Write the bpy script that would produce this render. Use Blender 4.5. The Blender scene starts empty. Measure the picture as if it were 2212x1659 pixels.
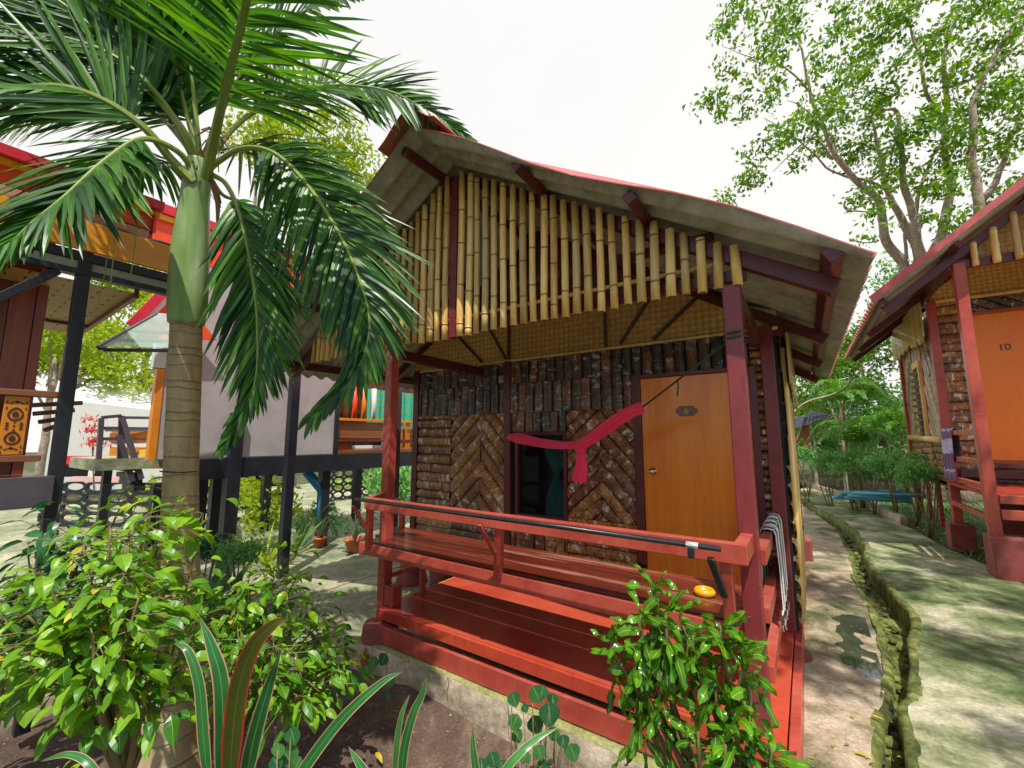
import bpy, bmesh, math, random
from mathutils import Vector, Matrix, noise
random.seed(7)
S = bpy.context.scene
COL = S.collection
GZ = 1.7            # everything is laid out relative to eye level, then lifted by this

# ------------------------------------------------------------------ camera model
F = 914.6
TH = math.atan(117.5 / F); YAW = math.radians(34.6)
FW = Vector((-math.sin(YAW) * math.cos(TH), math.cos(YAW) * math.cos(TH), math.sin(TH)))
RT = Vector((math.cos(YAW), math.sin(YAW), 0))
UP = Vector((math.sin(YAW) * math.sin(TH), -math.cos(YAW) * math.sin(TH), math.cos(TH)))
CAM = Vector((0, -2.45, 0))
def ray(x, y): return FW + RT * ((x - 1106) / F) - UP * ((y - 829.5) / F)
def at(x, y, X=None, Y=None, Z=None, d=None):
    r = ray(x, y)
    if X is not None: t = (X - CAM.x) / r.x
    elif Y is not None: t = (Y - CAM.y) / r.y
    elif Z is not None: t = (Z - CAM.z) / r.z
    else: t = d
    return CAM + r * t

# ------------------------------------------------------------------ mesh builder
class MB:
    def __init__(s): s.v = []; s.f = []; s.mi = []; s.uv = []; s.va = []
    def add(s, vs, fs, mat=0, var=None, uvs=None):
        if var is None: var = random.random()
        o = len(s.v); s.v += [tuple(v) for v in vs]
        for f in fs:
            s.f.append([o + i for i in f]); s.mi.append(mat); s.va.append(var)
            s.uv.append([uvs[i] for i in f] if uvs else None)
    def box(s, x0, x1, y0, y1, z0, z1, mat=0, var=None):
        L = (x1 - x0, y1 - y0, z1 - z0)
        vs = [(x, y, z) for z in (z0, z1) for y in (y0, y1) for x in (x0, x1)]
        s.add(vs, [(0, 2, 3, 1), (4, 5, 7, 6), (0, 1, 5, 4), (2, 6, 7, 3), (0, 4, 6, 2), (1, 3, 7, 5)], mat, var)
    def bar(s, p, q, w, h, up=(0, 0, 1), mat=0, var=None):
        p = Vector(p); q = Vector(q); d = (q - p).normalized(); u = Vector(up)
        a = d.cross(u)
        if a.length < 1e-4: a = d.cross(Vector((1, 0, 0)))
        a.normalize(); b = a.cross(d).normalized(); a *= w / 2; b *= h / 2
        vs = [p - a - b, p + a - b, p + a + b, p - a + b, q - a - b, q + a - b, q + a + b, q - a + b]
        s.add(vs, [(3, 2, 1, 0), (4, 5, 6, 7), (0, 1, 5, 4), (1, 2, 6, 5), (2, 3, 7, 6), (3, 0, 4, 7)], mat, var)
    def tube(s, pts, rad, n=8, mat=0, var=None, cap=True, fn=None):
        pts = [Vector(p) for p in pts]
        if not hasattr(rad, '__len__'): rad = [rad] * len(pts)
        vs = []; uvs = []; fs = []; L = 0; pa = None
        for i, p in enumerate(pts):
            d = (pts[min(i + 1, len(pts) - 1)] - pts[max(i - 1, 0)])
            if d.length < 1e-6: d = Vector((0, 0, 1))
            d.normalize()
            if pa is None:
                pa = d.cross(Vector((0, 0, 1)))
                if pa.length < .05: pa = d.cross(Vector((1, 0, 0)))
            pa = (pa - d * pa.dot(d)).normalized(); b = d.cross(pa)
            if i: L += (p - pts[i - 1]).length
            for k in range(n + 1):
                a = 2 * math.pi * k / n; r = rad[i] * (fn(a, L) if fn else 1)
                vs.append(p + (pa * math.cos(a) + b * math.sin(a)) * r); uvs.append((L, k / n))
        m = n + 1
        for i in range(len(pts) - 1):
            for k in range(n): fs.append((i * m + k, i * m + k + 1, (i + 1) * m + k + 1, (i + 1) * m + k))
        if cap:
            fs.append(tuple(range(n - 1, -1, -1))); o = (len(pts) - 1) * m; fs.append(tuple(o + k for k in range(n)))
        s.add(vs, fs, mat, var, uvs)
    def lathe(s, c, prof, n=20, mat=0, var=None):
        c = Vector(c); vs = []; fs = []
        for (r, z) in prof:
            for k in range(n):
                a = 2 * math.pi * k / n; vs.append(c + Vector((r * math.cos(a), r * math.sin(a), z)))
        for i in range(len(prof) - 1):
            for k in range(n): fs.append((i * n + k, i * n + (k + 1) % n, (i + 1) * n + (k + 1) % n, (i + 1) * n + k))
        s.add(vs, fs, mat, var)
    def leaf(s, p, d, nrm, L, W, droop=.3, fold=.25, seg=4, shape='ovate', mat=0, var=None, twist=0, wave=0):
        p = Vector(p); d = Vector(d).normalized(); n = Vector(nrm); n = (n - d * n.dot(d))
        if n.length < 1e-3: n = Vector((0, 1, .1)).cross(d)
        n.normalize(); sd = d.cross(n); vs = []; uvs = []; fs = []
        cur = p.copy(); dd = d.copy()
        for i in range(seg + 1):
            t = i / seg
            if shape == 'ovate': w = math.sin(math.pi * min(1, t ** .72)) ** .85 * (1 if t < .99 else 0)
            elif shape == 'blade': w = min(1, t * 6 + .35) * (1 - t) ** .45
            elif shape == 'spat': w = min(1, t * 1.5 + .1) * (1 - t ** 5)
            elif shape == 'lance': w = min(1, t * 2.2 + .12) * (1 - t ** 3.2)
            else: w = min(1, .25 + t * 5) * (1 - t ** 2.5)
            w *= W / 2
            a = twist * t; s2 = sd * math.cos(a) + n * math.sin(a); n2 = n * math.cos(a) - sd * math.sin(a)
            wz = wave * math.sin(t * 9 + L * 40) * W
            vs += [cur - s2 * w + n2 * (fold * w + wz), cur, cur + s2 * w + n2 * (fold * w - wz)]
            uvs += [(t, 0), (t, .5), (t, 1)]
            dd = (dd + Vector((0, 0, -1)) * droop / seg).normalized()
            n = (n - dd * n.dot(dd)).normalized(); sd = dd.cross(n)
            cur = cur + dd * (L / seg)
        for i in range(seg):
            o = i * 3; fs += [(o, o + 1, o + 4, o + 3), (o + 1, o + 2, o + 5, o + 4)]
        s.add(vs, fs, mat, var, uvs)
    def build(s, name, mats, parent=None, smooth=False, bevel=0, label=None):
        me = bpy.data.meshes.new(name); me.from_pydata(s.v, [], s.f)
        if not isinstance(mats, (list, tuple)): mats = [mats]
        for m in mats: me.materials.append(m)
        me.polygons.foreach_set('material_index', s.mi)
        ca = me.attributes.new('var', 'FLOAT', 'FACE'); ca.data.foreach_set('value', s.va)
        ul = me.uv_layers.new(name='UVMap'); flat = []
        for k, f in enumerate(s.f):
            if s.uv[k]: 
                for u in s.uv[k]: flat += [u[0], u[1]]
            else: flat += [0, 0] * len(f)
        ul.data.foreach_set('uv', flat)
        if smooth: me.polygons.foreach_set('use_smooth', [True] * len(s.f))
        me.update()
        o = bpy.data.objects.new(name, me); COL.objects.link(o)
        if bevel:
            b = o.modifiers.new('bevel', 'BEVEL'); b.width = bevel; b.segments = 2; b.limit_method = 'ANGLE'
        if parent is not None:
            par = parent
            off = Vector((0, 0, 0))
            while par is not None: off += par.location; par = par.parent
            o.parent = parent; me.transform(Matrix.Translation(-off))
        if label: o['label'] = label
        return o

def tag(o, label, cat, group=None):
    o['label'] = label; o['category'] = cat
    if group: o['group'] = group
    return o
def thing(name, label, cat, loc=(0, 0, 0), group=None):
    o = bpy.data.objects.new(name, None); COL.objects.link(o); o.location = loc; o.empty_display_size = .1
    return tag(o, label, cat, group)
def struct(o): o['kind'] = 'structure'; return o
def origin(o, p):
    """give a single-mesh top-level object its origin at p"""
    p = Vector(p); o.data.transform(Matrix.Translation(-p)); o.location = p; return o

def spline(P, n=8):
    P = [Vector(p) for p in P]; Q = [P[0] * 2 - P[1]] + P + [P[-1] * 2 - P[-2]]; out = []
    for i in range(1, len(Q) - 2):
        a, b, c, d = Q[i - 1:i + 3]
        for k in range(n):
            t = k / n
            out.append(.5 * ((2 * b) + (c - a) * t + (2 * a - 5 * b + 4 * c - d) * t * t + (3 * b - a - 3 * c + d) * t ** 3))
    out.append(P[-1]); return out

# ------------------------------------------------------------------ materials
def mat(name):
    m = bpy.data.materials.new(name); m.use_nodes = True; nt = m.node_tree
    b = nt.nodes['Principled BSDF']
    return m, nt, b
def N(nt, t, **k):
    n = nt.nodes.new(t)
    for a, v in k.items():
        if a in n.inputs.keys(): n.inputs[a].default_value = v
        else: setattr(n, a, v)
    return n
def ramp(nt, stops, src=None):
    r = nt.nodes.new('ShaderNodeValToRGB'); e = r.color_ramp.elements
    while len(e) < len(stops): e.new(.5)
    for i, (p, c) in enumerate(stops): e[i].position = p; e[i].color = (*c, 1) if len(c) == 3 else c
    if src is not None: nt.links.new(src, r.inputs[0])
    return r
def noise_tex(nt, scale, detail=4, rough=.6, vec=None, dist=0):
    n = N(nt, 'ShaderNodeTexNoise'); n.inputs['Scale'].default_value = scale; n.inputs['Detail'].default_value = detail
    n.inputs['Roughness'].default_value = rough; n.inputs['Distortion'].default_value = dist
    if vec is not None: nt.links.new(vec, n.inputs['Vector'])
    return n
def mapped(nt, scale=(1, 1, 1), rot=(0, 0, 0), out='Object'):
    tc = N(nt, 'ShaderNodeTexCoord'); mp = N(nt, 'ShaderNodeMapping')
    mp.inputs['Scale'].default_value = scale; mp.inputs['Rotation'].default_value = rot
    nt.links.new(tc.outputs[out], mp.inputs[0]); return mp.outputs[0]
def mix(nt, fac, a, b, mode='MIX'):
    m = N(nt, 'ShaderNodeMixRGB'); m.blend_type = mode
    for i, x in ((0, fac), (1, a), (2, b)):
        if hasattr(x, 'is_linked') or hasattr(x, 'links'): nt.links.new(x, m.inputs[i])
        else: m.inputs[i].default_value = x if i == 0 else (*x, 1)
    return m.outputs[0]
def bump(nt, b, h, s=.3, d=.01):
    bp = N(nt, 'ShaderNodeBump'); bp.inputs['Strength'].default_value = s; bp.inputs['Distance'].default_value = d
    nt.links.new(h, bp.inputs['Height']); nt.links.new(bp.outputs[0], b.inputs['Normal'])

def paint(name, c1, c2, rough=.35, scale=6, wear=None, amt=.5, bmp=.15, dust=.38):
    m, nt, b = mat(name); v = mapped(nt)
    n1 = noise_tex(nt, scale, 6, .65, v); n2 = noise_tex(nt, scale * 7, 4, .7, v)
    r = ramp(nt, [(.3, c1), (.7, c2)], n1.outputs[0]); col = r.outputs[0]
    at_ = N(nt, 'ShaderNodeAttribute', attribute_name='var')
    hv = N(nt, 'ShaderNodeHueSaturation'); mr = N(nt, 'ShaderNodeMapRange'); mr.inputs['To Min'].default_value = .82; mr.inputs['To Max'].default_value = 1.12
    nt.links.new(at_.outputs['Fac'], mr.inputs[0]); nt.links.new(mr.outputs[0], hv.inputs['Value']); nt.links.new(col, hv.inputs['Color']); col = hv.outputs[0]
    if wear:
        w = ramp(nt, [(.62, (0, 0, 0)), (.72, (1, 1, 1))], n2.outputs[0])
        n3 = noise_tex(nt, 2.3, 3, .6, v); w3 = ramp(nt, [(.45, (0, 0, 0)), (.65, (amt,) * 3)], n3.outputs[0])
        f = mix(nt, 1.0, w.outputs[0], w3.outputs[0], 'MULTIPLY'); col = mix(nt, f, col, wear)
    if wear:
        ge = N(nt, 'ShaderNodeNewGeometry'); sx = N(nt, 'ShaderNodeSeparateXYZ'); nt.links.new(ge.outputs['Normal'], sx.inputs[0])
        up_ = ramp(nt, [(.7, (0, 0, 0)), (.95, (1, 1, 1))], sx.outputs[2]); n5 = noise_tex(nt, 3.5, 7, .72, v, .8); d5 = ramp(nt, [(.45, (0, 0, 0)), (.66, (dust,) * 3)], n5.outputs[0])
        col = mix(nt, mix(nt, 1.0, up_.outputs[0], d5.outputs[0], 'MULTIPLY'), col, (.5, .33, .27))
        n6 = noise_tex(nt, 14, 8, .8, mapped(nt, (1, 1, .25)), .3); d6 = ramp(nt, [(.30, (.55, .5, .5)), (.46, (1, 1, 1))], n6.outputs[0]); col = mix(nt, .5, col, mix(nt, 1.0, col, d6.outputs[0], 'MULTIPLY'))
        vo = N(nt, 'ShaderNodeTexVoronoi'); vo.inputs['Scale'].default_value = 26; nt.links.new(v, vo.inputs['Vector']); ch = ramp(nt, [(.035, (1, 1, 1)), (.06, (0, 0, 0))], vo.outputs['Distance']); col = mix(nt, mix(nt, .55, (0, 0, 0), ch.outputs[0]), col, (.62, .5, .42))
    nt.links.new(col, b.inputs['Base Color'])
    rr = ramp(nt, [(.3, (rough * .8,) * 3), (.7, (min(1, rough * 1.4),) * 3)], n2.outputs[0]); nt.links.new(rr.outputs[0], b.inputs['Roughness'])
    bump(nt, b, n2.outputs[0], bmp, .004)
    return m

def wood(name, c1, c2, axis='z', rough=.4, grain=30, coat=0, streak=None):
    m, nt, b = mat(name)
    sc = {'x': (.06, 1, 1), 'y': (1, .06, 1), 'z': (1, 1, .06)}[axis]
    v = mapped(nt, sc); n1 = noise_tex(nt, grain, 5, .65, v, .4); n2 = noise_tex(nt, grain * .15, 3, .6, v)
    f = mix(nt, .5, n1.outputs[0], n2.outputs[0]); r = ramp(nt, [(.36, c1), (.64, c2)], f); col = r.outputs[0]
    at_ = N(nt, 'ShaderNodeAttribute', attribute_name='var'); hv = N(nt, 'ShaderNodeHueSaturation'); mr = N(nt, 'ShaderNodeMapRange')
    mr.inputs['To Min'].default_value = .6; mr.inputs['To Max'].default_value = 1.3
    nt.links.new(at_.outputs['Fac'], mr.inputs[0]); nt.links.new(mr.outputs[0], hv.inputs['Value']); nt.links.new(col, hv.inputs['Color']); col = hv.outputs[0]
    if streak:
        n3 = noise_tex(nt, 9, 5, .7, mapped(nt, sc)); w = ramp(nt, [(.55, (0, 0, 0)), (.68, (.8, .8, .8))], n3.outputs[0]); col = mix(nt, w.outputs[0], col, streak)
    nt.links.new(col, b.inputs['Base Color']); b.inputs['Roughness'].default_value = rough
    b.inputs['Coat Weight'].default_value = coat; b.inputs['Coat Roughness'].default_value = .12
    bump(nt, b, n1.outputs[0], .25, .003); return m

def leafmat(name, dark, light, rib=None, edge=None, trans=.35, rough=.32, spots=None):
    m, nt, b = mat(name)
    at_ = N(nt, 'ShaderNodeAttribute', attribute_name='var'); uv = N(nt, 'ShaderNodeUVMap'); sp = N(nt, 'ShaderNodeSeparateXYZ'); nt.links.new(uv.outputs[0], sp.inputs[0])
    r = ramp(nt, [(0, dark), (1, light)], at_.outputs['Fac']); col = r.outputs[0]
    n = noise_tex(nt, 14, 3, .6, mapped(nt)); nr = ramp(nt, [(.3, (.75, .75, .75)), (.7, (1.2, 1.2, 1.2))], n.outputs[0]); col = mix(nt, 1.0, col, nr.outputs[0], 'MULTIPLY')
    if spots:
        n2 = noise_tex(nt, 30, 3, .6, mapped(nt)); w = ramp(nt, [(.56, (0, 0, 0)), (.62, (1, 1, 1))], n2.outputs[0]); col = mix(nt, w.outputs[0], col, spots)
    if rib:
        w = ramp(nt, [(.0, (0, 0, 0)), (.46, (0, 0, 0)), (.49, (1, 1, 1)), (.51, (1, 1, 1)), (.54, (0, 0, 0))], sp.outputs[1]); col = mix(nt, w.outputs[0], col, rib)
    if edge:
        w = ramp(nt, [(.0, (1, 1, 1)), (.05, (1, 1, 1)), (.10, (0, 0, 0)), (.90, (0, 0, 0)), (.95, (1, 1, 1))], sp.outputs[1]); col = mix(nt, w.outputs[0], col, edge)
    nt.links.new(col, b.inputs['Base Color']); b.inputs['Roughness'].default_value = rough
    tr = N(nt, 'ShaderNodeBsdfTranslucent'); hs = N(nt, 'ShaderNodeHueSaturation'); hs.inputs['Value'].default_value = 1.5; hs.inputs['Saturation'].default_value = 1.1; hs.inputs['Hue'].default_value = .485
    nt.links.new(col, hs.inputs['Color']); nt.links.new(hs.outputs[0], tr.inputs[0])
    mx = N(nt, 'ShaderNodeMixShader'); mx.inputs[0].default_value = trans; nt.links.new(b.outputs[0], mx.inputs[1]); nt.links.new(tr.outputs[0], mx.inputs[2])
    nt.links.new(mx.outputs[0], nt.nodes['Material Output'].inputs[0]); return m

def ground_mat(name, cols, scale=1.5, fine=25, rough=.85, bmp=.5, wet=False, speck=None, lo=.32, rg=.36):
    m, nt, b = mat(name); v = mapped(nt)
    n1 = noise_tex(nt, scale, 8, .68, v, .6); n2 = noise_tex(nt, fine, 6, .7, v); n3 = noise_tex(nt, scale * 3.1, 5, .6, v, .3)
    f = mix(nt, .35, n1.outputs[0], n3.outputs[0]); k = len(cols)
    r = ramp(nt, [(lo + rg * i / (k - 1), c) for i, c in enumerate(cols)], f); col = r.outputs[0]
    fr = ramp(nt, [(.3, (.6, .6, .6)), (.7, (1.3, 1.3, 1.3))], n2.outputs[0]); col = mix(nt, 1.0, col, fr.outputs[0], 'MULTIPLY')
    if speck:
        vo = N(nt, 'ShaderNodeTexVoronoi'); vo.inputs['Scale'].default_value = 70; nt.links.new(v, vo.inputs['Vector'])
        w = ramp(nt, [(.1, (1, 1, 1)), (.16, (0, 0, 0))], vo.outputs['Distance']); n4 = noise_tex(nt, 60, 2, .5, v); w4 = ramp(nt, [(.55, (0, 0, 0)), (.6, (1, 1, 1))], n4.outputs[0])
        col = mix(nt, mix(nt, 1.0, w.outputs[0], w4.outputs[0], 'MULTIPLY'), col, speck)
    nt.links.new(col, b.inputs['Base Color'])
    if wet:
        w = ramp(nt, [(.42, (.25,) * 3), (.58, (rough,) * 3)], n1.outputs[0]); nt.links.new(w.outputs[0], b.inputs['Roughness'])
    else: b.inputs['Roughness'].default_value = rough
    bump(nt, b, n2.outputs[0], bmp, .012); return m

RED = paint('red_gloss_paint', (.33, .042, .032), (.54, .105, .070), .26, 3, (.60, .30, .22), .6, .15, .22)
RED_SHADE = paint('shaded_red_gloss_paint', (.085, .016, .024), (.15, .026, .034), .28, 4, (.3, .13, .11), .3)  # same red paint under the roof, its shade put into the colour
POSTP = paint('half_shaded_post_paint', (.17, .026, .034), (.28, .045, .048), .26, 3, (.5, .22, .18), .3)  # red post paint with part of the porch shade in its colour
DECK = paint('deck_red_paint', (.38, .034, .024), (.60, .095, .045), .18, 1.3, (.22, .03, .025), .4, .1, .10)
SEAT = wood('weathered_seat_wood', (.05, .008, .008), (.25, .040, .020), 'x', .25, 26, .3, (.5, .27, .18))
DOOR = wood('varnished_plywood', (.80, .19, .002), (1.0, .33, .004), 'z', .28, 40, .45)
BAMBOO = None
def bamboo_mat():
    m, nt, b = mat('varnished_bamboo'); v = mapped(nt, (1, 1, .12)); n1 = noise_tex(nt, 35, 4, .6, v); n2 = noise_tex(nt, 4, 3, .6, v)
    at_ = N(nt, 'ShaderNodeAttribute', attribute_name='var')
    f = mix(nt, .45, n1.outputs[0], n2.outputs[0]); r = ramp(nt, [(.3, (.48, .23, .05)), (.46, (.86, .54, .16)), (.66, (.96, .74, .34))], f)
    hv = N(nt, 'ShaderNodeHueSaturation'); mr = N(nt, 'ShaderNodeMapRange'); mr.inputs['To Min'].default_value = .62; mr.inputs['To Max'].default_value = 1.2
    nt.links.new(at_.outputs['Fac'], mr.inputs[0]); nt.links.new(mr.outputs[0], hv.inputs['Value']); nt.links.new(r.outputs[0], hv.inputs['Color'])
    nt.links.new(hv.outputs[0], b.inputs['Base Color']); b.inputs['Roughness'].default_value = .28; b.inputs['Coat Weight'].default_value = .3; bump(nt, b, n1.outputs[0], .1, .003); return m
BAMBOO = bamboo_mat()
def weave_mat(name, c1, c2, c3, sc=26):
    m, nt, b = mat(name); v = mapped(nt, (1, 1, 1), (0, math.radians(45), 0))
    ck = N(nt, 'ShaderNodeTexChecker'); ck.inputs['Scale'].default_value = sc; nt.links.new(v, ck.inputs['Vector'])
    n = noise_tex(nt, 22, 5, .7, v); n2 = noise_tex(nt, 1.1, 4, .6, v)
    r = ramp(nt, [(.3, c1), (.52, c2), (.75, c3)], mix(nt, .4, n.outputs[0], n2.outputs[0]))
    col = mix(nt, mix(nt, .5, (0, 0, 0), ck.outputs['Fac']), r.outputs[0], c1)
    at_ = N(nt, 'ShaderNodeAttribute', attribute_name='var'); hv = N(nt, 'ShaderNodeHueSaturation'); mr = N(nt, 'ShaderNodeMapRange'); mr.inputs['To Min'].default_value = .7; mr.inputs['To Max'].default_value = 1.3
    nt.links.new(at_.outputs['Fac'], mr.inputs[0]); nt.links.new(mr.outputs[0], hv.inputs['Value']); nt.links.new(col, hv.inputs['Color'])
    nt.links.new(hv.outputs[0], b.inputs['Base Color']); b.inputs['Roughness'].default_value = .45
    bump(nt, b, ck.outputs['Fac'], .3, .004); return m
WEAVE = weave_mat('woven_bamboo_mat', (.30, .14, .035), (.68, .42, .12), (.90, .70, .34))
WEAVE_L = weave_mat('pale_woven_soffit', (.42, .26, .10), (.62, .46, .22), (.72, .58, .34), 24)
def bark_mat(name, cols, white=(.5, .45, .38)):
    m, nt, b = mat(name); uv = N(nt, 'ShaderNodeUVMap'); mp = N(nt, 'ShaderNodeMapping'); mp.inputs['Scale'].default_value = (1, .07, 1); nt.links.new(uv.outputs[0], mp.inputs[0])
    at_ = N(nt, 'ShaderNodeAttribute', attribute_name='var'); cb = N(nt, 'ShaderNodeCombineXYZ'); ml = N(nt, 'ShaderNodeMath', operation='MULTIPLY'); ml.inputs[1].default_value = 37
    nt.links.new(at_.outputs['Fac'], ml.inputs[0]); nt.links.new(ml.outputs[0], cb.inputs[2]); ad = N(nt, 'ShaderNodeVectorMath', operation='ADD'); nt.links.new(mp.outputs[0], ad.inputs[0]); nt.links.new(cb.outputs[0], ad.inputs[1])
    n1 = noise_tex(nt, 60, 4, .6, ad.outputs[0], .5); n2 = noise_tex(nt, 9, 5, .7, ad.outputs[0]); n3 = noise_tex(nt, 22, 5, .7, ad.outputs[0])
    r = ramp(nt, [(0, cols[0]), (.35, cols[1]), (.7, cols[2]), (1, cols[3])], at_.outputs['Fac'])
    d = ramp(nt, [(.36, (.40, .38, .38)), (.5, (.9, .9, .9)), (.66, (1.4, 1.4, 1.4))], n1.outputs[0]); col = mix(nt, 1.0, r.outputs[0], d.outputs[0], 'MULTIPLY')
    d2 = ramp(nt, [(.35, (.55, .5, .5)), (.65, (1.2, 1.15, 1.1))], n2.outputs[0]); col = mix(nt, 1.0, col, d2.outputs[0], 'MULTIPLY')
    w = ramp(nt, [(.52, (0, 0, 0)), (.6, (.9, .9, .9))], n3.outputs[0]); w2 = ramp(nt, [(.47, (0, 0, 0)), (.56, (1, 1, 1))], n2.outputs[0])
    col = mix(nt, mix(nt, 1.0, w.outputs[0], w2.outputs[0], 'MULTIPLY'), col, white)  # pale flecks: glints on the varnished logs painted into the base colour
    nt.links.new(col, b.inputs['Base Color']); b.inputs['Roughness'].default_value = .34; b.inputs['Coat Weight'].default_value = .5; b.inputs['Coat Roughness'].default_value = .18
    bump(nt, b, n1.outputs[0], 1.0, .02); return m
BARK = bark_mat('palm_log_slabs', [(.15, .07, .035), (.30, .13, .045), (.46, .19, .045), (.58, .33, .05)], (.85, .82, .76))
BARKD = bark_mat('dark_palm_log_slabs', [(.06, .048, .05), (.10, .07, .058), (.17, .10, .065), (.32, .12, .05)], (.6, .56, .52))
BARKL = bark_mat('golden_log_slabs', [(.20, .10, .035), (.34, .2, .07), (.48, .31, .12), (.55, .40, .18)])
CEMENT_ROOF = ground_mat('fibre_cement_underside', [(.30, .285, .25), (.40, .38, .335), (.48, .46, .41)], .9, 9, .8, .15)
PINK = paint('pink_red_roof_paint', (.48, .08, .09), (.58, .14, .15), .45, 4, (.5, .3, .27), .5)
STEEL = paint('black_steel_paint', (.012, .014, .024), (.024, .026, .038), .35, 5)
STEELG = paint('grey_purple_steel', (.07, .06, .08), (.11, .095, .12), .35, 5)
CONC = ground_mat('mossy_dappled_concrete', [(.05, .085, .025), (.13, .17, .06), (.32, .33, .19), (.52, .49, .36)], 1.1, 42, .85, .8, False, None, .39, .2)  # moss mottling, contrast raised so the colour also carries sun and shade dapples
CONC2 = ground_mat('damp_concrete', [(.08, .10, .04), (.20, .19, .11), (.40, .32, .22), (.56, .46, .35)], 1.5, 44, .8, .8, True, None, .39, .2)
CONCL = ground_mat('green_grey_concrete', [(.12, .15, .09), (.26, .28, .17), (.46, .46, .30)], 1.0, 30, .7, .5, False, None, .38, .22)
WALLC = ground_mat('planter_cement', [(.17, .13, .08), (.38, .31, .23), (.56, .48, .37)], 1.8, 26, .85, .7, False, None, .37, .24)
MOSS = ground_mat('moss_and_algae', [(.02, .028, .01), (.07, .09, .02), (.20, .23, .05), (.42, .38, .18)], 5, 34, .9, .9)
SOIL = ground_mat('garden_soil', [(.05, .032, .024), (.12, .078, .058), (.30, .21, .15)], 1.9, 60, .95, 1.0, False, (.45, .38, .3))
EARTH = ground_mat('leafy_earth', [(.03, .03, .015), (.06, .07, .02), (.12, .11, .06)], 1.2, 20, .95, .8)
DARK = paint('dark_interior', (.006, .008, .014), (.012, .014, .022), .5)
TEAK = wood('red_teak_boards', (.13, .02, .01), (.30, .055, .02), 'z', .35, 22, .2)
TEAKX = wood('brown_teak_rail', (.16, .05, .02), (.32, .12, .05), 'y', .35, 22, .2)
ORANGE = paint('orange_stained_wood', (.62, .19, .008), (.74, .26, .012), .4, 5)
ORRED = paint('orange_red_paint', (.85, .07, .012), (.92, .10, .02), .4, 5)
CRIM = paint('crimson_paint', (.62, .015, .04), (.72, .03, .06), .4, 5)
YEL = paint('yellow_paint', (.80, .38, .01), (.85, .46, .02), .4, 5)
GREYW = paint('grey_plaster', (.40, .36, .37), (.62, .57, .59), .6, 1.6, bmp=.05)
WHITE = paint('white_paint', (.74, .74, .72), (.82, .82, .80), .5, 3)
BLUE = paint('blue_plastic_pipe', (.01, .19, .42), (.02, .25, .50), .3, 6)
BLUEL = paint('pale_blue_plastic_pipe', (.08, .36, .55), (.15, .46, .66), .3, 6)
TERRA = paint('terracotta', (.42, .13, .05), (.52, .19, .085), .7, 8, (.5, .35, .25), .5)
TERRA2 = paint('orange_plastic_pot', (.55, .10, .02), (.62, .14, .03), .4, 8)
FOOT = paint('red_painted_concrete', (.19, .035, .035), (.34, .085, .07), .7, 5, (.36, .26, .22), .9, .6, .3)
BLK = paint('black_plastic', (.012, .015, .02), (.02, .025, .035), .3)
SILV = paint('silver_tape', (.5, .52, .55), (.6, .6, .62), .3)
YCER = paint('yellow_ceramic', (.75, .36, .01), (.82, .44, .02), .2, 5)
TRUNK = None
def trunk_mat():
    m, nt, b = mat('ringed_palm_trunk'); uv = N(nt, 'ShaderNodeUVMap'); sp = N(nt, 'ShaderNodeSeparateXYZ'); nt.links.new(uv.outputs[0], sp.inputs[0])
    v = mapped(nt, (1, 1, .35)); n1 = noise_tex(nt, 26, 6, .7, v); n2 = noise_tex(nt, 2.5, 4, .6, v)
    r = ramp(nt, [(.3, (.28, .20, .10)), (.5, (.46, .38, .22)), (.7, (.62, .55, .38))], mix(nt, .5, n1.outputs[0], n2.outputs[0]))
    h = ramp(nt, [(0.0, (.10, .065, .03)), (.55, (.32, .24, .12)), (1.0, (.44, .40, .30))], sp.outputs[0])
    col = mix(nt, 1.0, r.outputs[0], (.9, .86, .8), 'MULTIPLY')
    at_ = N(nt, 'ShaderNodeAttribute', attribute_name='var'); w = ramp(nt, [(.5, (0, 0, 0)), (.9, (1, 1, 1))], at_.outputs['Fac']); col = mix(nt, w.outputs[0], col, (.17, .085, .04))
    nt.links.new(col, b.inputs['Base Color']); b.inputs['Roughness'].default_value = .7; bump(nt, b, n1.outputs[0], .5, .006); return m
TRUNK = trunk_mat()
SHAFT = None
def shaft_mat():
    m, nt, b = mat('green_crownshaft'); v = mapped(nt, (1, 1, .15)); n1 = noise_tex(nt, 18, 5, .6, v); n2 = noise_tex(nt, 3, 3, .6, mapped(nt))
    r = ramp(nt, [(.3, (.15, .27, .07)), (.5, (.26, .40, .15)), (.7, (.50, .58, .38))], mix(nt, .5, n1.outputs[0], n2.outputs[0]))
    nt.links.new(r.outputs[0], b.inputs['Base Color']); b.inputs['Roughness'].default_value = .38; bump(nt, b, n1.outputs[0], .15, .004); return m
SHAFT = shaft_mat()
BARKT = ground_mat('tree_bark', [(.18, .13, .10), (.38, .30, .24), (.62, .53, .43)], 5, 30, .9, .7)
STEM = paint('green_brown_stem', (.13, .11, .04), (.22, .19, .08), .6, 20)
PETI = paint('yellow_green_rachis', (.17, .26, .04), (.28, .36, .08), .4, 9)
PALMLEAF = leafmat('palm_leaflet', (.008, .065, .016), (.11, .31, .028), (.09, .2, .04), None, .38, .36)
PALMDRY = leafmat('dry_frond', (.22, .10, .04), (.38, .22, .10), None, None, .2, .7)
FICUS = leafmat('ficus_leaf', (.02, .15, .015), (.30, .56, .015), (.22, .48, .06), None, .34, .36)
DKLEAF = leafmat('dark_leaf', (.01, .06, .03), (.05, .20, .06), (.09, .2, .09), None, .25, .35)
CROTON = leafmat('croton_leaf', (.010, .09, .01), (.12, .33, .012), (.50, .55, .03), None, .22, .16)
VARIEG = leafmat('variegated_blade', (.015, .13, .03), (.06, .27, .06), (.14, .34, .12), (.62, .36, .24), .2, .3)
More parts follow.
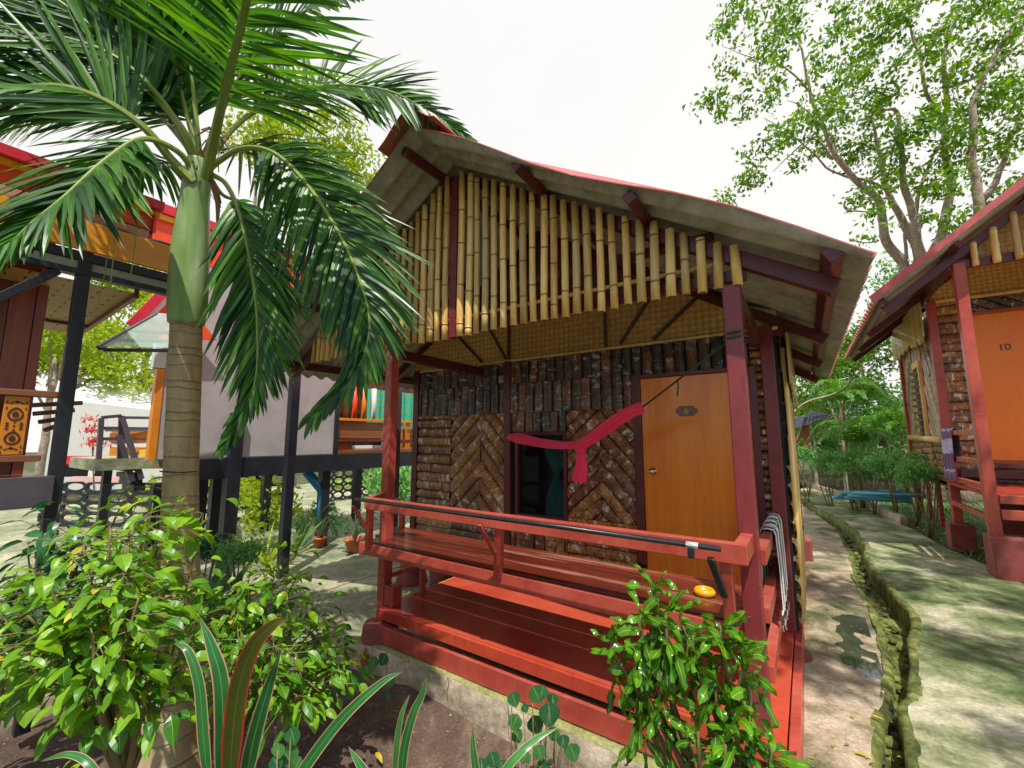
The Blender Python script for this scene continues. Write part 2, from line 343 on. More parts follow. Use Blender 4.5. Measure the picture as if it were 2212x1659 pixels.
REDBL = leafmat('red_edged_blade', (.05, .09, .01), (.12, .12, .02), (.13, .16, .03), (.60, .03, .04), .2, .3)
PEPER = leafmat('round_veined_leaf', (.03, .15, .06), (.09, .30, .07), (.25, .42, .2), None, .2, .28)
YLEAF = leafmat('sunlit_tree_leaf', (.13, .26, .012), (.44, .56, .03), None, None, .45, .5)
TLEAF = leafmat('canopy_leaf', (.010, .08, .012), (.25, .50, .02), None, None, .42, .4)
HLEAF = leafmat('hedge_leaf', (.03, .20, .06), (.30, .60, .16), None, None, .3, .4)
REDLEAF = leafmat('red_leaf', (.5, .04, .03), (.75, .12, .06), None, None, .4, .5)
DEADLEAF = leafmat('fallen_leaf', (.35, .30, .02), (.6, .5, .05), (.6, .5, .2), None, .2, .5)
def glass_mat():
    m, nt, b = mat('dark_window_glass'); n = noise_tex(nt, 3, 3, .5, mapped(nt)); r = ramp(nt, [(.35, (.003, .006, .014)), (.7, (.01, .018, .03))], n.outputs[0]); nt.links.new(r.outputs[0], b.inputs['Base Color'])
    b.inputs['Roughness'].default_value = .05; b.inputs['Alpha'].default_value = .3; return m
GLASS = glass_mat()
def awn_mat():
    m, nt, b = mat('greenish_awning_glass'); n = noise_tex(nt, 3, 3, .5, mapped(nt)); r = ramp(nt, [(.35, (.42, .6, .55)), (.7, (.7, .85, .8))], n.outputs[0]); nt.links.new(r.outputs[0], b.inputs['Base Color'])
    b.inputs['Roughness'].default_value = .15; b.inputs['Alpha'].default_value = .55; return m
AWN = awn_mat()
def cloth(name, c1, c2, stripes=None, axis=0, sc=60):
    m, nt, b = mat(name); uv = N(nt, 'ShaderNodeUVMap'); sp = N(nt, 'ShaderNodeSeparateXYZ'); nt.links.new(uv.outputs[0], sp.inputs[0])
    mp = N(nt, 'ShaderNodeMapping'); mp.inputs['Scale'].default_value = (2, 40, 1); nt.links.new(uv.outputs[0], mp.inputs[0]); n = noise_tex(nt, 1.5, 4, .6, mp.outputs[0])
    r = ramp(nt, [(.35, c1), (.65, c2)], n.outputs[0]); col = r.outputs[0]
    if stripes:
        w = N(nt, 'ShaderNodeTexWave'); w.inputs['Scale'].default_value = sc; w.bands_direction = 'Y' if axis else 'X'; nt.links.new(uv.outputs[0], w.inputs['Vector']); k = ramp(nt, [(.45, (0, 0, 0)), (.55, (1, 1, 1))], w.outputs['Fac']); col = mix(nt, k.outputs[0], col, stripes)
    nt.links.new(col, b.inputs['Base Color']); b.inputs['Roughness'].default_value = .8; b.inputs['Sheen Weight'].default_value = .2; bump(nt, b, n.outputs[0], .5, .004); return m
REDCLOTH = cloth('red_cloth', (.85, .008, .07), (1.0, .05, .16))
STRIPE = cloth('striped_cloth', (.7, .66, .66), (.85, .82, .8), (.02, .03, .04), 0, 3)
PURP = cloth('purple_cloth', (.30, .22, .5), (.6, .55, .75), (.12, .03, .12), 1, 1.2)
TEAL = cloth('teal_curtain', (.0, .16, .17), (.01, .30, .27))
TURQ = cloth('turquoise_curtain', (.0, .38, .38), (.05, .55, .5), (.1, .45, .15), 1, 1.5)
def pud():
    m, nt, b = mat('puddle_water'); n = noise_tex(nt, 6, 3, .5, mapped(nt)); r = ramp(nt, [(.3, (.03, .035, .03)), (.7, (.06, .06, .05))], n.outputs[0]); nt.links.new(r.outputs[0], b.inputs['Base Color']); b.inputs['Roughness'].default_value = .04; b.inputs['Specular IOR Level'].default_value = .9; bump(nt, b, n.outputs[0], .05, .002); return m
PUD = pud()
TARP = cloth('dark_tarpaulin', (.05, .06, .09), (.16, .18, .24))

# ------------------------------------------------------------------ strips of half logs clipped to a rectangle
def log_strips(mb, plane, rect, ang, width, matid=0, seglen=.35, seed=0, depth=.022, varr=(0, 1), axis='x'):
    """plane: coordinate of the wall; axis 'x' wall spans x/z at y=plane facing -y ; 'y' wall spans y/z at x=plane facing outward sign"""
    rnd = random.Random(seed); u0, u1, w0, w1 = rect
    cu, cw = (u0 + u1) / 2, (w0 + w1) / 2; R = math.hypot(u1 - u0, w1 - w0) / 2 + width
    ca, sa = math.cos(ang), math.sin(ang); bm = bmesh.new(); uvl = bm.loops.layers.uv.new('u'); vl = bm.faces.layers.float.new('v')
    n = int(2 * R / width) + 1; k = 6
    for i in range(n):
        c = -R + (i + .5) * width; w = width * rnd.uniform(.46, .53); a = -R + rnd.uniform(0, seglen)
        ss = [-R] + []
        p = -R
        while p < R:
            q = p + seglen * rnd.uniform(.6, 1.5); var = rnd.uniform(*varr); dd = depth * rnd.uniform(.7, 1.2); jj = rnd.uniform(-.006, .006)
            rows = []
            for (l) in (p + .002, q - .002):
                rows.append([bm.verts.new((cu + ca * l - sa * (c + jj + w * math.cos(math.pi * j / k)), -dd * math.sin(math.pi * j / k) ** .7, cw + sa * l + ca * (c + jj + w * math.cos(math.pi * j / k)))) for j in range(k + 1)])
            for j in range(k):
                f = bm.faces.new((rows[0][j], rows[0][j + 1], rows[1][j + 1], rows[1][j])); f[vl] = var
                for lo, uvv in zip(f.loops, ((p, j / k), (p, (j + 1) / k), (q, (j + 1) / k), (q, j / k))): lo[uvl].uv = uvv
            p = q
    for co, no in (((u0, 0, 0), (-1, 0, 0)), ((u1, 0, 0), (1, 0, 0)), ((0, 0, w0), (0, 0, -1)), ((0, 0, w1), (0, 0, 1))):
        bmesh.ops.bisect_plane(bm, geom=bm.verts[:] + bm.edges[:] + bm.faces[:], plane_co=co, plane_no=no, clear_outer=True, dist=1e-5)
    for f in bm.faces:
        vs = []; uvs = []
        for lo in f.loops:
            c = lo.vert.co
            vs.append((c.x, plane + c.y, c.z) if axis == 'x' else (plane - c.y * (1 if axis == 'y+' else -1), c.x, c.z)); uvs.append(tuple(lo[uvl].uv))
        mb.add(vs, [tuple(range(len(vs)))], matid, f[vl], uvs)
    bm.free()

def text_mesh(name, s, size, m, parent, loc, rot, extrude=.002):
    cu = bpy.data.curves.new(name, 'FONT'); cu.body = s; cu.size = size; cu.extrude = extrude; cu.align_x = 'CENTER'; cu.align_y = 'CENTER'
    t = bpy.data.objects.new(name + '_tmp', cu); COL.objects.link(t); bpy.context.view_layer.update()
    me = bpy.data.meshes.new_from_object(t.evaluated_get(bpy.context.evaluated_depsgraph_get())); bpy.data.objects.remove(t); bpy.data.curves.remove(cu)
    me.materials.clear(); me.materials.append(m)
    me.transform(Matrix.Translation(Vector(loc)) @ rot)
    o = bpy.data.objects.new(name, me); COL.objects.link(o)
    par = parent; off = Vector((0, 0, 0))
    while par is not None: off += par.location; par = par.parent
    me.transform(Matrix.Translation(-off)); o.parent = parent; return o

# ------------------------------------------------------------------ corrugated roof slope
def roof_slope(mb, xr, xe, zr, ze, y0, y1, per=.17, amp=.022, th=.006, seg=8, run=10, y0e=None):
    y0e = y0 if y0e is None else y0e
    """from ridge (xr,zr) to eave (xe,ze); corrugations run down the slope. mat 0 under, 1 top"""
    n = int((y1 - y0) / per * seg); T = []; sl = Vector((xe - xr, 0, ze - zr)).normalized(); nr = Vector((-sl.z, 0, sl.x)); nr = nr if nr.z > 0 else -nr
    for mid, off in ((0, 0), (1, th)):
        vs = []; fs = []
        for j in range(run + 1):
            t = j / run
            for i in range(n + 1):
                ys_ = y0 + (y0e - y0) * t; y = max(ys_, y0 + (y1 - y0) * i / n) if i else ys_; h = amp * math.sin(2 * math.pi * (y - y0) / per) + .006 * noise.noise((t * 3 + xr, y * 1.3, 1.7))
                vs.append(Vector((xr + (xe - xr) * t, y, zr + (ze - zr) * t)) + nr * (h + off))
        for j in range(run):
            for i in range(n): fs.append((j * (n + 1) + i, j * (n + 1) + i + 1, (j + 1) * (n + 1) + i + 1, (j + 1) * (n + 1) + i))
        mb.add(vs, fs, mid, .5)
        T.append(vs)
    m = n + 1
    for idx in ([i for i in range(m)], [run * m + i for i in range(m)], [j * m for j in range(run + 1)], [j * m + n for j in range(run + 1)]):
        a = [T[0][i] for i in idx]; b = [T[1][i] for i in idx]
        mb.add(a + b, [(i, i + 1, len(a) + i + 1, len(a) + i) for i in range(len(a) - 1)], 1, .5)

# ================================================================== MAIN BUNGALOW
XC, SL, AP = -2.25, .6, 2.28
WY = 1.3
def rz(X, dz=0): return AP + dz - SL * abs(X - XC)
B = thing('bungalow', 'red timber bungalow with bark-log walls, bamboo pole gable and an orange door numbered 6', 'bungalow', (-2.25, 1.3, -1.6))
# roof
roofm = MB()
roof_slope(roofm, XC - .03, .29, rz(XC) + .02, rz(.29) + .005, -.52, 4.15, seg=10, amp=.027, y0e=-.25)
roof_slope(roofm, XC + .03, -4.86, rz(XC) + .02, rz(-4.86) + .02, -.52, 4.15, seg=10, amp=.027, y0e=-.46)
ROOF = roofm.build('roof', [CEMENT_ROOF, PINK], B, True)
rc = MB()
for k in range(4):
    y0 = -.57 + k * 1.2; y1 = y0 + 1.26; vs = []; fs = []
    for i, y in enumerate((y0, y1)):
        fl_ = .06 if i == 0 else 0
        for th_ in (0, .010):
            for j in range(17):
                u = (j - 8) / 8; x = XC + u * .30; z = AP + .052 - SL * .30 * (math.sqrt(u * u + .02) - .14) + fl_ * (1 - u * u) - th_ + k * .003 + (.02 + fl_) * max(0, abs(u) - .8) * 2
                vs.append((x, y, z))
    for j in range(16):
        fs += [(j, j + 1, 34 + j + 1, 34 + j), (17 + j, 51 + j, 51 + j + 1, 17 + j + 1), (j, 17 + j, 17 + j + 1, j + 1)]
    for j in (0, 16): fs.append((j, 17 + j, 51 + j, 34 + j))
    rc.add(vs, fs, 0, .5)
RC = rc.build('ridge_cap', [PINK], ROOF, True)
def part(name, fn, m, parent=B, bevel=.004, smooth=False):
    mb = MB(); fn(mb); return mb.build(name, m, parent, smooth, bevel)
# purlins with sawn ends sticking out at the front
for X in (-2.36, -1.4, -.70, .15, -3.1, -3.86, -4.62):
    part('purlin', lambda b, X=X: b.bar((X, -.47 + .10 * max(0, X - XC), rz(X, -.045)), (X, 4.1, rz(X, -.045)), .06, .07, (SL if X < XC else -SL, 0, 1), 0, .3), RED_SHADE)
# rafters
for Y in (0.02, WY + .02, 2.6, 3.95):
    for sgn in (1, -1):
        xe = XC + 2.42 * sgn
        part('rafter', lambda b: b.bar((XC + .02 * sgn, Y, rz(XC, -.12)), (xe, Y, rz(xe, -.12)), .06, .08, (-SL * sgn, 0, 1), 0, .2), RED_SHADE)
# eave tie beams, king post
part('gable_beam', lambda b: b.box(-4.28, -.2, .02, .06, .835, .90, 0, .5), RED_SHADE)
part('gable_beam', lambda b: b.box(-4.1, -.35, .03, .08, 1.10, 1.15, 0, .5), RED_SHADE)
part('king_post', lambda b: b.box(XC - .035, XC + .035, -.03, .04, .79, 2.14, 0, .6), POSTP)
# side eave plates running back over the posts
for X in (-.27, -2.98):
    part('side_beam', lambda b, X=X: b.box(X - .04, X + .04, .09, WY - .04, .70, .79, 0, .2), RED_SHADE)
for X0, X1 in ((-4.05, -4.13), (-.17, -.09)):
    part('wall_plate', lambda b: b.box(min(X0, X1), max(X0, X1), WY, 4.1, .78, .86, 0, .2), RED_SHADE)
# bamboo gable poles
NODEM = paint('bamboo_node', (.16, .075, .02), (.30, .16, .05), .6, 30)
x = -4.19; rb = random.Random(3)
while x < -.23:
    if abs(x - XC) > .062:
        r = rb.uniform(.0225, .029); zb = .785 + rb.uniform(-.008, .01); zt = rz(x, -.07 + rb.uniform(-.015, .012)); yb = -.035; tilt = rb.uniform(-.008, .008) 
        pts = []; rad = []; z = zb; off = rb.uniform(.05, .3); nodes = []; zz = zb + off
        while zz < zt - .02: nodes.append(zz); zz += rb.uniform(.26, .36)
        zs = [zb] + sorted(sum(([a - .012, a - .003, a, a + .004, a + .014] for a in nodes), [])) + [zt]
        for q in zs:
            if q < zb or q > zt: continue
            k = min([abs(q - a) for a in nodes] + [9]); f = 1.14 if k < .001 else (.93 if k < .0045 else 1.0)
            u = (q - zb) / max(.1, zt - zb); pts.append((x + tilt * u + .003 * math.sin(q * 5 + x * 9), yb, q)); rad.append(r * f * (1 - .06 * u))
        mb = MB(); v = rb.random(); mb.tube(pts, rad, 12, 0, v)
        for a in nodes:
            if a < zt - .01: u = (a - zb) / max(.1, zt - zb); xx = x + tilt * u + .003 * math.sin(a * 5 + x * 9); mb.tube([(xx, yb, a - .0035), (xx, yb, a + .0035)], r * 1.10, 12, 1, .5, False)
        mb.tube([(x, yb, zb - .001), (x, yb, zb + .0005)], r * .8, 10, 1, .3)
        mb.build('bamboo_pole', [BAMBOO, NODEM], B, True)
    x += rb.uniform(.078, .09)
part('batten', lambda b: b.tube([(-4.15, -.002, .94), (-2.2, -.002, .945), (-.3, -.002, .94)], .013, 8, 0, .4), BAMBOO, smooth=True, bevel=0)
# woven panel above the wall (in the wall plane) up to the roof
wp = MB(); ztop = lambda X: rz(X, -.03)
xs = [-4.1, -3.4, -3.05, -2.62, -1.45, -.9, -.12]
for a, b_ in zip(xs[:-1], xs[1:]):
    zc = 1.28
    pts = [(a, WY, .845), (b_, WY, .845), (b_, WY, max(.85, min(zc, ztop(b_)))), (a, WY, max(.85, min(zc, ztop(a))))]
    wp.add(pts, [tuple(range(4))], 0, {-4.1: .75, -3.4: .7, -3.05: .6, -2.62: .35, -1.45: .4, -.9: .5}[a])
WP = wp.build('woven_panel', [WEAVE], B)
wu = MB(); xu = (1.28 - AP + .03) / -SL; wu.add([(XC - xu, WY, 1.281), (XC + xu, WY, 1.281), (XC, WY, ztop(XC))], [(0, 1, 2)], 0, .5); wu.build('upper_panel', [weave_mat('shaded_woven_mat', (.05, .025, .012), (.13, .07, .025), (.22, .13, .055))], B)  # same weave behind the poles, darkened to paint in the gable shade
LATHM = wood('dark_lath', (.05, .025, .012), (.12, .065, .03), 'z')
for p, q in (((-3.45, 1.30), (-3.0, .87)), ((-2.93, 1.3), (-2.66, .87)), ((-2.62, 1.6), (-2.62, .86)), ((-1.5, 1.5), (-1.5, .86)), ((-1.02, 1.32), (-1.36, .87)), ((-.5, 1.33), (-1.06, .87)), ((-1.9, 1.9), (-1.9, 1.2))):
    lath = MB(); lath.bar((p[0], WY - .012, p[1]), (q[0], WY - .012, q[1]), .028, .014, (0, 1, 0), 0, .3); lath.build('lath', [LATHM], WP)
part('panel_trim', lambda b: b.box(-4.08, -.12, WY - .03, WY + .0, .825, .85, 0, .5), BAMBOO)
# posts
def post(name, X, Y, z0, z1, w=.085): return part(name, lambda b: b.box(X - w / 2, X + w / 2, Y - w / 2, Y + w / 2, z0, z1, 0, .5), RED if (name == 'porch_post' and X < -2) else POSTP if name == 'porch_post' or X > -1 else RED_SHADE, bevel=.006)  # left porch post in plain red, the others in pre-shaded reds
post('porch_post', -.27, .0, -1.5, .80); post('porch_post', -2.98, .0, -1.49, .80)
post('corner_post', -.20, WY + .0, -1.48, .86, .09); post('corner_post', -4.04, WY + .0, -1.5, .86, .09)
post('wall_post', -2.62, WY - .01, -1.35, .83, .08)
post('corner_post', -.15, 4.1, -1.35, .86, .08); post('corner_post', -4.04, 4.1, -1.5, .86, .08); post('wall_post', -.15, 2.7, -1.35, .8, .06)
part('post_stub', lambda b: b.box(-2.925, -2.82, -.045, .05, -1.345, -1.19, 0, .3), RED)
# footings
def footing(X, Y, z0, z1, r0, r1, name='footing'):
    mb = MB(); rf = random.Random(int(X * 100)); prof = [(r0, z0), (r0 * .93, z0 + (z1 - z0) * .3), (r1 * 1.05, z1 - .03), (r1 * .97, z1 - .008), (r1 * .8, z1), (.001, z1 + .004)]
    mb.lathe((X, Y, 0), prof, 22, 0, .5); o = mb.build(name, [FOOT], B, True)
    for v in o.data.vertices: v.co += v.co.normalized() * .012 * noise.noise(v.co * 9)
    return o
footing(-2.99, -.02, -1.80, -1.485, .17, .135); footing(-4.04, 1.28, -1.8, -1.46, .2, .13); footing(-3.62, 1.36, -1.8, -1.42, .15, .145)
footing(-.22, 1.3, -1.6, -1.44, .34, .06); footing(-.22, .05, -1.6, -1.48, .2, .1)
part('footing', lambda b: b.box(-.20, -.04, 4.05, 4.3, -1.5, -1.24, 0, .5), FOOT, bevel=.02)
# deck
dk = MB(); ys = [-.07, .20, .5, .8, 1.1, 1.26]
for a, b_ in zip(ys[:-1], ys[1:]): dk.box(-2.93, -.17, a + .001, b_ - .001, -1.372, -1.346, 0, .5 + .05 * math.sin(a * 40))
dk.box(-2.92, -.17, -.095, -.072, -1.43, -1.35, 0, .6)
DK = dk.build('deck', [DECK], B, bevel=.004)
part('deck_beam', lambda b: b.box(-2.95, -.16, -.10, -.045, -1.60, -1.475, 0, .6), RED)
part('deck_beam', lambda b: b.box(-2.9, -.16, .85, .9, -1.5, -1.38, 0, .2), RED)
for i in range(2): part('side_joist', lambda b: b.box(-.165, -.12, -.12, 4.2, -1.45 - .12 * i, -1.36 - .12 * i, 0, .7), RED)
part('side_joist', lambda b: b.box(-2.96, -2.93, .05, 1.25, -1.42, -1.352, 0, .7), ORANGE)
# side rails on the right
for z in (-.545, -.815, -1.08):
    part('side_rail', lambda b, z=z: b.box(-.255, -.205, .045, WY - .045, z - .075, z, 0, .7), RED)
part('side_rail', lambda b: b.box(-4.02, -2.95, WY - .2, WY - .15, -.62, -.56, 0, .7), RED) if False else None
part('side_rail', lambda b: b.bar((-2.98, .04, -.60), (-3.35, .42, -.60), .045, .045, (0, 0, 1), 0, .8), RED)
# built-in bench with hand rail
BE = MB(); yb = [-.165, .02, .215, .40]
for k in range(3):
    x0 = -3.06 - .1 * k; BE.box(x0, -.31 + (.0 if k else 0), yb[k] + .006, yb[k + 1] - .006, -.862, -.832, 0, (.15, .45, .8)[k])
BENCH = BE.build('bench', [SEAT], B, bevel=.004)
part('bench_fascia', lambda b: b.box(-3.08, -.315, -.195, -.167, -.93, -.84, 0, .7), RED, BENCH)
part('bench_leg', lambda b: b.box(-2.89, -2.85, .30, .345, -1.346, -.862, 0, .3), RED, BENCH)
part('bench_leg', lambda b: b.box(-.36, -.32, .30, .345, -1.346, -.862, 0, .3), RED, BENCH)
part('stretcher', lambda b: b.bar((-2.93, .03, -1.13), (-2.88, .30, -1.10), .03, .035, (0, 0, 1), 0, .3), RED, BENCH)
part('hand_rail', lambda b: b.box(-2.87, -.245, -.315, -.265, -.545, -.458, 0, .75), RED, BENCH)
part('rail_return', lambda b: b.box(-.30, -.246, -.264, -.043, -.545, -.458, 0, .75), RED, BENCH)
part('rail_return', lambda b: b.bar((-2.86, -.27, -.475), (-3.0, -.045, -.475), .04, .04, (0, 0, 1), 0, .75), RED, BENCH)
for kS, (ta, tb_) in enumerate((((800, 1086), (797, 1168)), ((1079, 1110), (1076, 1234)), ((1567, 1200), (1578, 1320)))):
    a_ = at(*ta, Y=-.285); b_ = at(*tb_, Y=-.20); a_.z = -.53; b_.z = -.87
    part('rail_strut', lambda b: b.bar(a_, b_, .048, .045, (0, -1, 0), 0, .75), RED, BENCH)
    m_ = a_.lerp(b_, .5); part('rail_brace', lambda b: b.bar(m_ + Vector((-.012, -.028, 0)), (a_.x - .075 * (1 if kS < 2 else .6), -.385, -.515), .02, .03, (1, 0, 0), 0, .7), RED if kS < 2 else BLK, BENCH)
part('back_strut', lambda b: b.box(-3.26, -3.21, .37, .41, -.86, -.60, 0, .8), RED, BENCH)
tb = MB(); tl, tr_ = at(767, 1078, Y=-.39), at(1557, 1186, Y=-.39)
tb.tube([tl, tr_], .0125, 10, 0, .5); TB = tb.build('black_tube', [BLK], BENCH, True)
a_ = tl.lerp(tr_, .972); b2 = tl.lerp(tr_, .965); part('tape', lambda b: b.tube([tl.lerp(tr_, .945), tl.lerp(tr_, .965)], .0138, 10, 0, .5), SILV, TB, 0, True)
part('bracket', lambda b: b.box(-.47, -.445, -.405, -.375, tr_.z - .055, tr_.z - .012, 0, .5), BLK, BENCH, .003)
# ---------------- front wall of log slabs
WPx = lambda x, y: at(x, y, Y=WY)
wall = MB(); wall.box(-4.04, -2.50, WY + .004, WY + .05, -1.36, .84, 2, .5); wall.box(-2.50, -1.93, WY + .004, WY + .05, .05, .84, 2, .5); wall.box(-2.50, -1.93, WY + .004, WY + .05, -1.36, -.78, 2, .5)
wall.box(-1.93, -.15, WY + .004, WY + .05, -1.36, .84, 2, .5)
Y_ = WY + .004
zt = .82
# window opening x -2.31..-1.83 ; door x -1.17..-.33
lw = -3.985
def Lg(rect, ang, w, m=0, sl=.35, seed=0, vr=(0, 1)): log_strips(wall, Y_, rect, math.radians(ang), w * (1.18 if ang in (42, -48) else 1), m, sl * 1.8, seed, .042, vr)
Lg((lw, -2.66, .60, zt), 90, .115, 1, .3, 1); Lg((lw, -2.66, .27, .598), 90, .11, 1, .34, 2)
Lg((-2.58, -1.26, .58, zt), 90, .10, 1, .26, 3); Lg((-2.58, -1.26, .27, .578), 90, .105, 1, .33, 4, (.2, 1)); Lg((-2.58, -1.93, .07, .268), 90, .10, 1, .2, 5)
xm = -2.994; xa = -3.43
Lg((lw, xa - .005, -1.3, .268), 0, .105, 0, .6, 6, (.25, .9))
Lg((xa, xm, -.86, .268), 42, .105, 0, .5, 7, (.2, .95)); Lg((xm, -2.665, -.86, .268), -48, .105, 0, .5, 8, (.25, 1)); Lg((xa, -2.665, -1.3, -.862), 0, .10, 0, .5, 9)
xn = WPx(1300, 1000).x
Lg((-1.915, xn, -.74, .268), 42, .085, 0, .42, 10, (.2, .9)); Lg((xn, -1.26, -.74, .268), -48, .09, 0, .4, 11, (0, .9))
Lg((-2.575, -1.93, -1.3, -.795), 90, .115, 0, .5, 12, (.25, .85)); Lg((-1.92, -1.26, -1.3, -.745), 0, .095, 0, .6, 13, (.3, .9))
Lg((-.32, -.245, -1.3, zt), 0, .06, 0, .1, 15, (.1, .6)); Lg((-1.25, -.33, .56, zt), 90, .095, 1, .3, 16)
WALL = wall.build('front_wall', [BARK, BARKD, DARK], B, False)
# window
wf = MB(); wx0, wx1, wz0, wz1 = -2.52, -1.92, -.79, .065
for bb in ((wx0, wx0 + .035, wz0, wz1), (wx1 - .035, wx1, wz0, wz1), (wx0 + .035, wx1 - .035, wz1 - .035, wz1), (wx0 + .035, wx1 - .035, wz0, wz0 + .035)):
    wf.box(bb[0], bb[1], WY - .045, WY + .04, bb[2], bb[3], 0, .4)
WF = wf.build('window', [RED_SHADE], B, bevel=.003)
gp = MB(); gp.box(wx0 + .035, wx1 - .035, WY + .0, WY + .006, wz0 + .035, wz1 - .035); gp.build('pane', [GLASS], WF)
ct = MB(); vs = []; fs = []; nx, nz = 22, 16
for j in range(nz + 1):
    t = j / nz; z = wz1 - .03 - t * (wz1 - wz0 - .06); wd = .30 * (1 - .72 * math.exp(-((t - .5) / .16) ** 2)) * (.9 if t < .5 else .8); cx_ = -2.10 + .02 * math.sin(3 * t)
    for i in range(nx + 1):
        u = i / nx; vs.append((cx_ + (u - .5) * wd, WY + .05 + .012 * math.sin(u * 30 + t * 3), z))
for j in range(nz):
    for i in range(nx): fs.append((j * (nx + 1) + i, j * (nx + 1) + i + 1, (j + 1) * (nx + 1) + i + 1, (j + 1) * (nx + 1) + i))
ct.add(vs, fs, 0, .5, [(i % 23 / 23, i // 23 / 17) for i in range(len(vs))]); ct.build('curtain', [TEAL], WF, True)
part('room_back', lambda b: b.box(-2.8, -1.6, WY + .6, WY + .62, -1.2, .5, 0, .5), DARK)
# door
df = MB()
df.box(-1.255, -1.18, WY - .05, WY + .02, -1.05, .56, 0, .45); df.box(-.335, -.285, WY - .05, WY + .02, -1.05, .56, 0, .45); df.box(-1.18, -.335, WY - .05, WY + .02, .525, .56, 0, .45); df.box(-1.18, -.335, WY - .05, WY + .02, -1.35, -1.32, 0, .45)
df.build('door_frame', [RED_SHADE], B, bevel=.004)
DR = part('door', lambda b: b.box(-1.178, -.337, WY - .035, WY - .003, -1.315, .522, 0, .5), DOOR, bevel=.003)
pc = at(1483, 888, Y=WY - .04)
pl = MB(); hw, hh = .085, .042
hexp = [(-hw, -hh * .35), (-hw + .02, -hh * .6), (-hw + .03, -hh), (hw - .03, -hh), (hw - .02, -hh * .6), (hw, -hh * .35), (hw, hh * .35), (hw - .02, hh * .6), (hw - .03, hh), (-hw + .03, hh), (-hw + .02, hh * .6), (-hw, hh * .35)]
vs = [(pc.x + a, WY - .038, pc.z + c) for a, c in hexp] + [(pc.x + a, WY - .044, pc.z + c) for a, c in hexp]; n = len(hexp)
pl.add(vs, [tuple(range(n, 2 * n))] + [(i, (i + 1) % n, n + (i + 1) % n, n + i) for i in range(n)], 0, .5)
PLM = paint('grey_plate', (.16, .09, .08), (.24, .14, .12), .35, 20); NP = pl.build('number_plate', [PLM], DR)
text_mesh('numeral', '6', .075, paint('gold_numeral', (.75, .52, .12), (.85, .62, .2), .3), NP, (pc.x, WY - .046, pc.z), Matrix.Rotation(math.radians(90), 4, 'X'))
kn = at(1410, 1018, Y=WY - .06)
kb = MB(); pr_ = [(.001, 0), (.03, 0), (.03, .006), (.012, .012), (.012, .035), (.024, .045), (.027, .06), (.02, .072), (.001, .074)]
kb.lathe((0, 0, 0), pr_, 18, 0, .5); ko = kb.build('door_knob', [None], None, True); 
KM, knt, kbs = mat('brass_and_steel'); kbs.inputs['Metallic'].default_value = 1; kn_ = noise_tex(knt, 20, 2, .5, mapped(knt)); kr_ = ramp(knt, [(.3, (.6, .5, .3)), (.7, (.75, .7, .6))], kn_.outputs[0]); knt.links.new(kr_.outputs[0], kbs.inputs['Base Color']); kbs.inputs['Roughness'].default_value = .2
ko.data.materials.clear(); ko.data.materials.append(KM); ko.data.transform(Matrix.Translation(Vector((kn.x, WY - .035, kn.z)) - Vector(B.location) - Vector(DR.location)) @ Matrix.Rotation(math.radians(90), 4, 'X')); ko.parent = DR
# ---------------- other walls
sw = MB(); sw.box(-.19, -.14, WY + .05, 4.06, -1.36, .78, 2, .5)
for k, (a, b_) in enumerate(((WY + .05, 1.9), (1.9, 2.66), (2.74, 3.4), (3.4, 4.05))):
    log_strips(sw, -.14, (a, b_, -1.3, -.2), math.radians((42, -45, 40, -45)[k]), .1, 0, .4, 30 + k, .03, (.3, 1), 'y+'); log_strips(sw, -.14, (a, b_, -.2, .78), math.radians(90), .1, 1, .35, 40 + k, .03, (0, 1), 'y+')
sw.build('side_wall', [BARKL, BARKD, DARK], B)
for i, y in enumerate((1.42, 1.75, 2.3)): part('wall_pole', lambda b, y=y: b.tube([(-.115, y, -1.3), (-.105, y + .01, -.3), (-.11, y, .7)], .022, 8, 0, (.9, .5, .8)[i]), BAMBOO, smooth=True, bevel=0)
lwm = MB(); lwm.box(-4.08, -4.04, WY + .05, 4.06, -1.36, .78, 1, .5); log_strips(lwm, -4.08, (WY + .05, 4.05, -1.3, .78), math.radians(0), .11, 0, .5, 51, .03, (.1, 1), 'y-'); lwm.build('side_wall', [BARK, DARK], B)
part('back_wall', lambda b: b.box(-4.04, -.15, 4.06, 4.1, -1.36, .8, 0, .5), WEAVE)
bp_ = MB(); bp_.add([(-4.8, 4.08, .82), (.2, 4.08, .82), (XC, 4.08, rz(XC, -.04))], [(0, 1, 2)], 0, .5); bp_.build('back_gable', [WEAVE], B)
part('floor', lambda b: b.box(-4.0, -.19, WY + .05, 4.05, -1.40, -1.36, 0, .5), RED)
# hanging bamboo slat valance under the right eave
vm = MB(); y = WY + .06; rv = random.Random(4)
while y < 4.3:
    t = (y - WY) / 3; zl = .40 + .05 * math.sin(y * 5) + rv.uniform(-.02, .02) ; vm.box(-.075, -.06, y, y + .055, zl, .84, 0, rv.random()); y += .058
vm.build('slat_valance', [BAMBOO], B)
# things on the porch
ash_c = at(1522, 1281, Z=-.82)
am = MB(); am.lathe((0, 0, 0), [(.001, 0), (.042, 0), (.052, .008), (.056, .022), (.05, .03), (.047, .034), (.042, .036), (.036, .032), (.034, .016), (.001, .014)], 28, 0, .5)
ao = am.build('ashtray', [YCER], None, True); ao.location = (ash_c.x, ash_c.y, -.831); tag(ao, 'small round yellow ashtray on the right end of the red bench', 'ashtray')

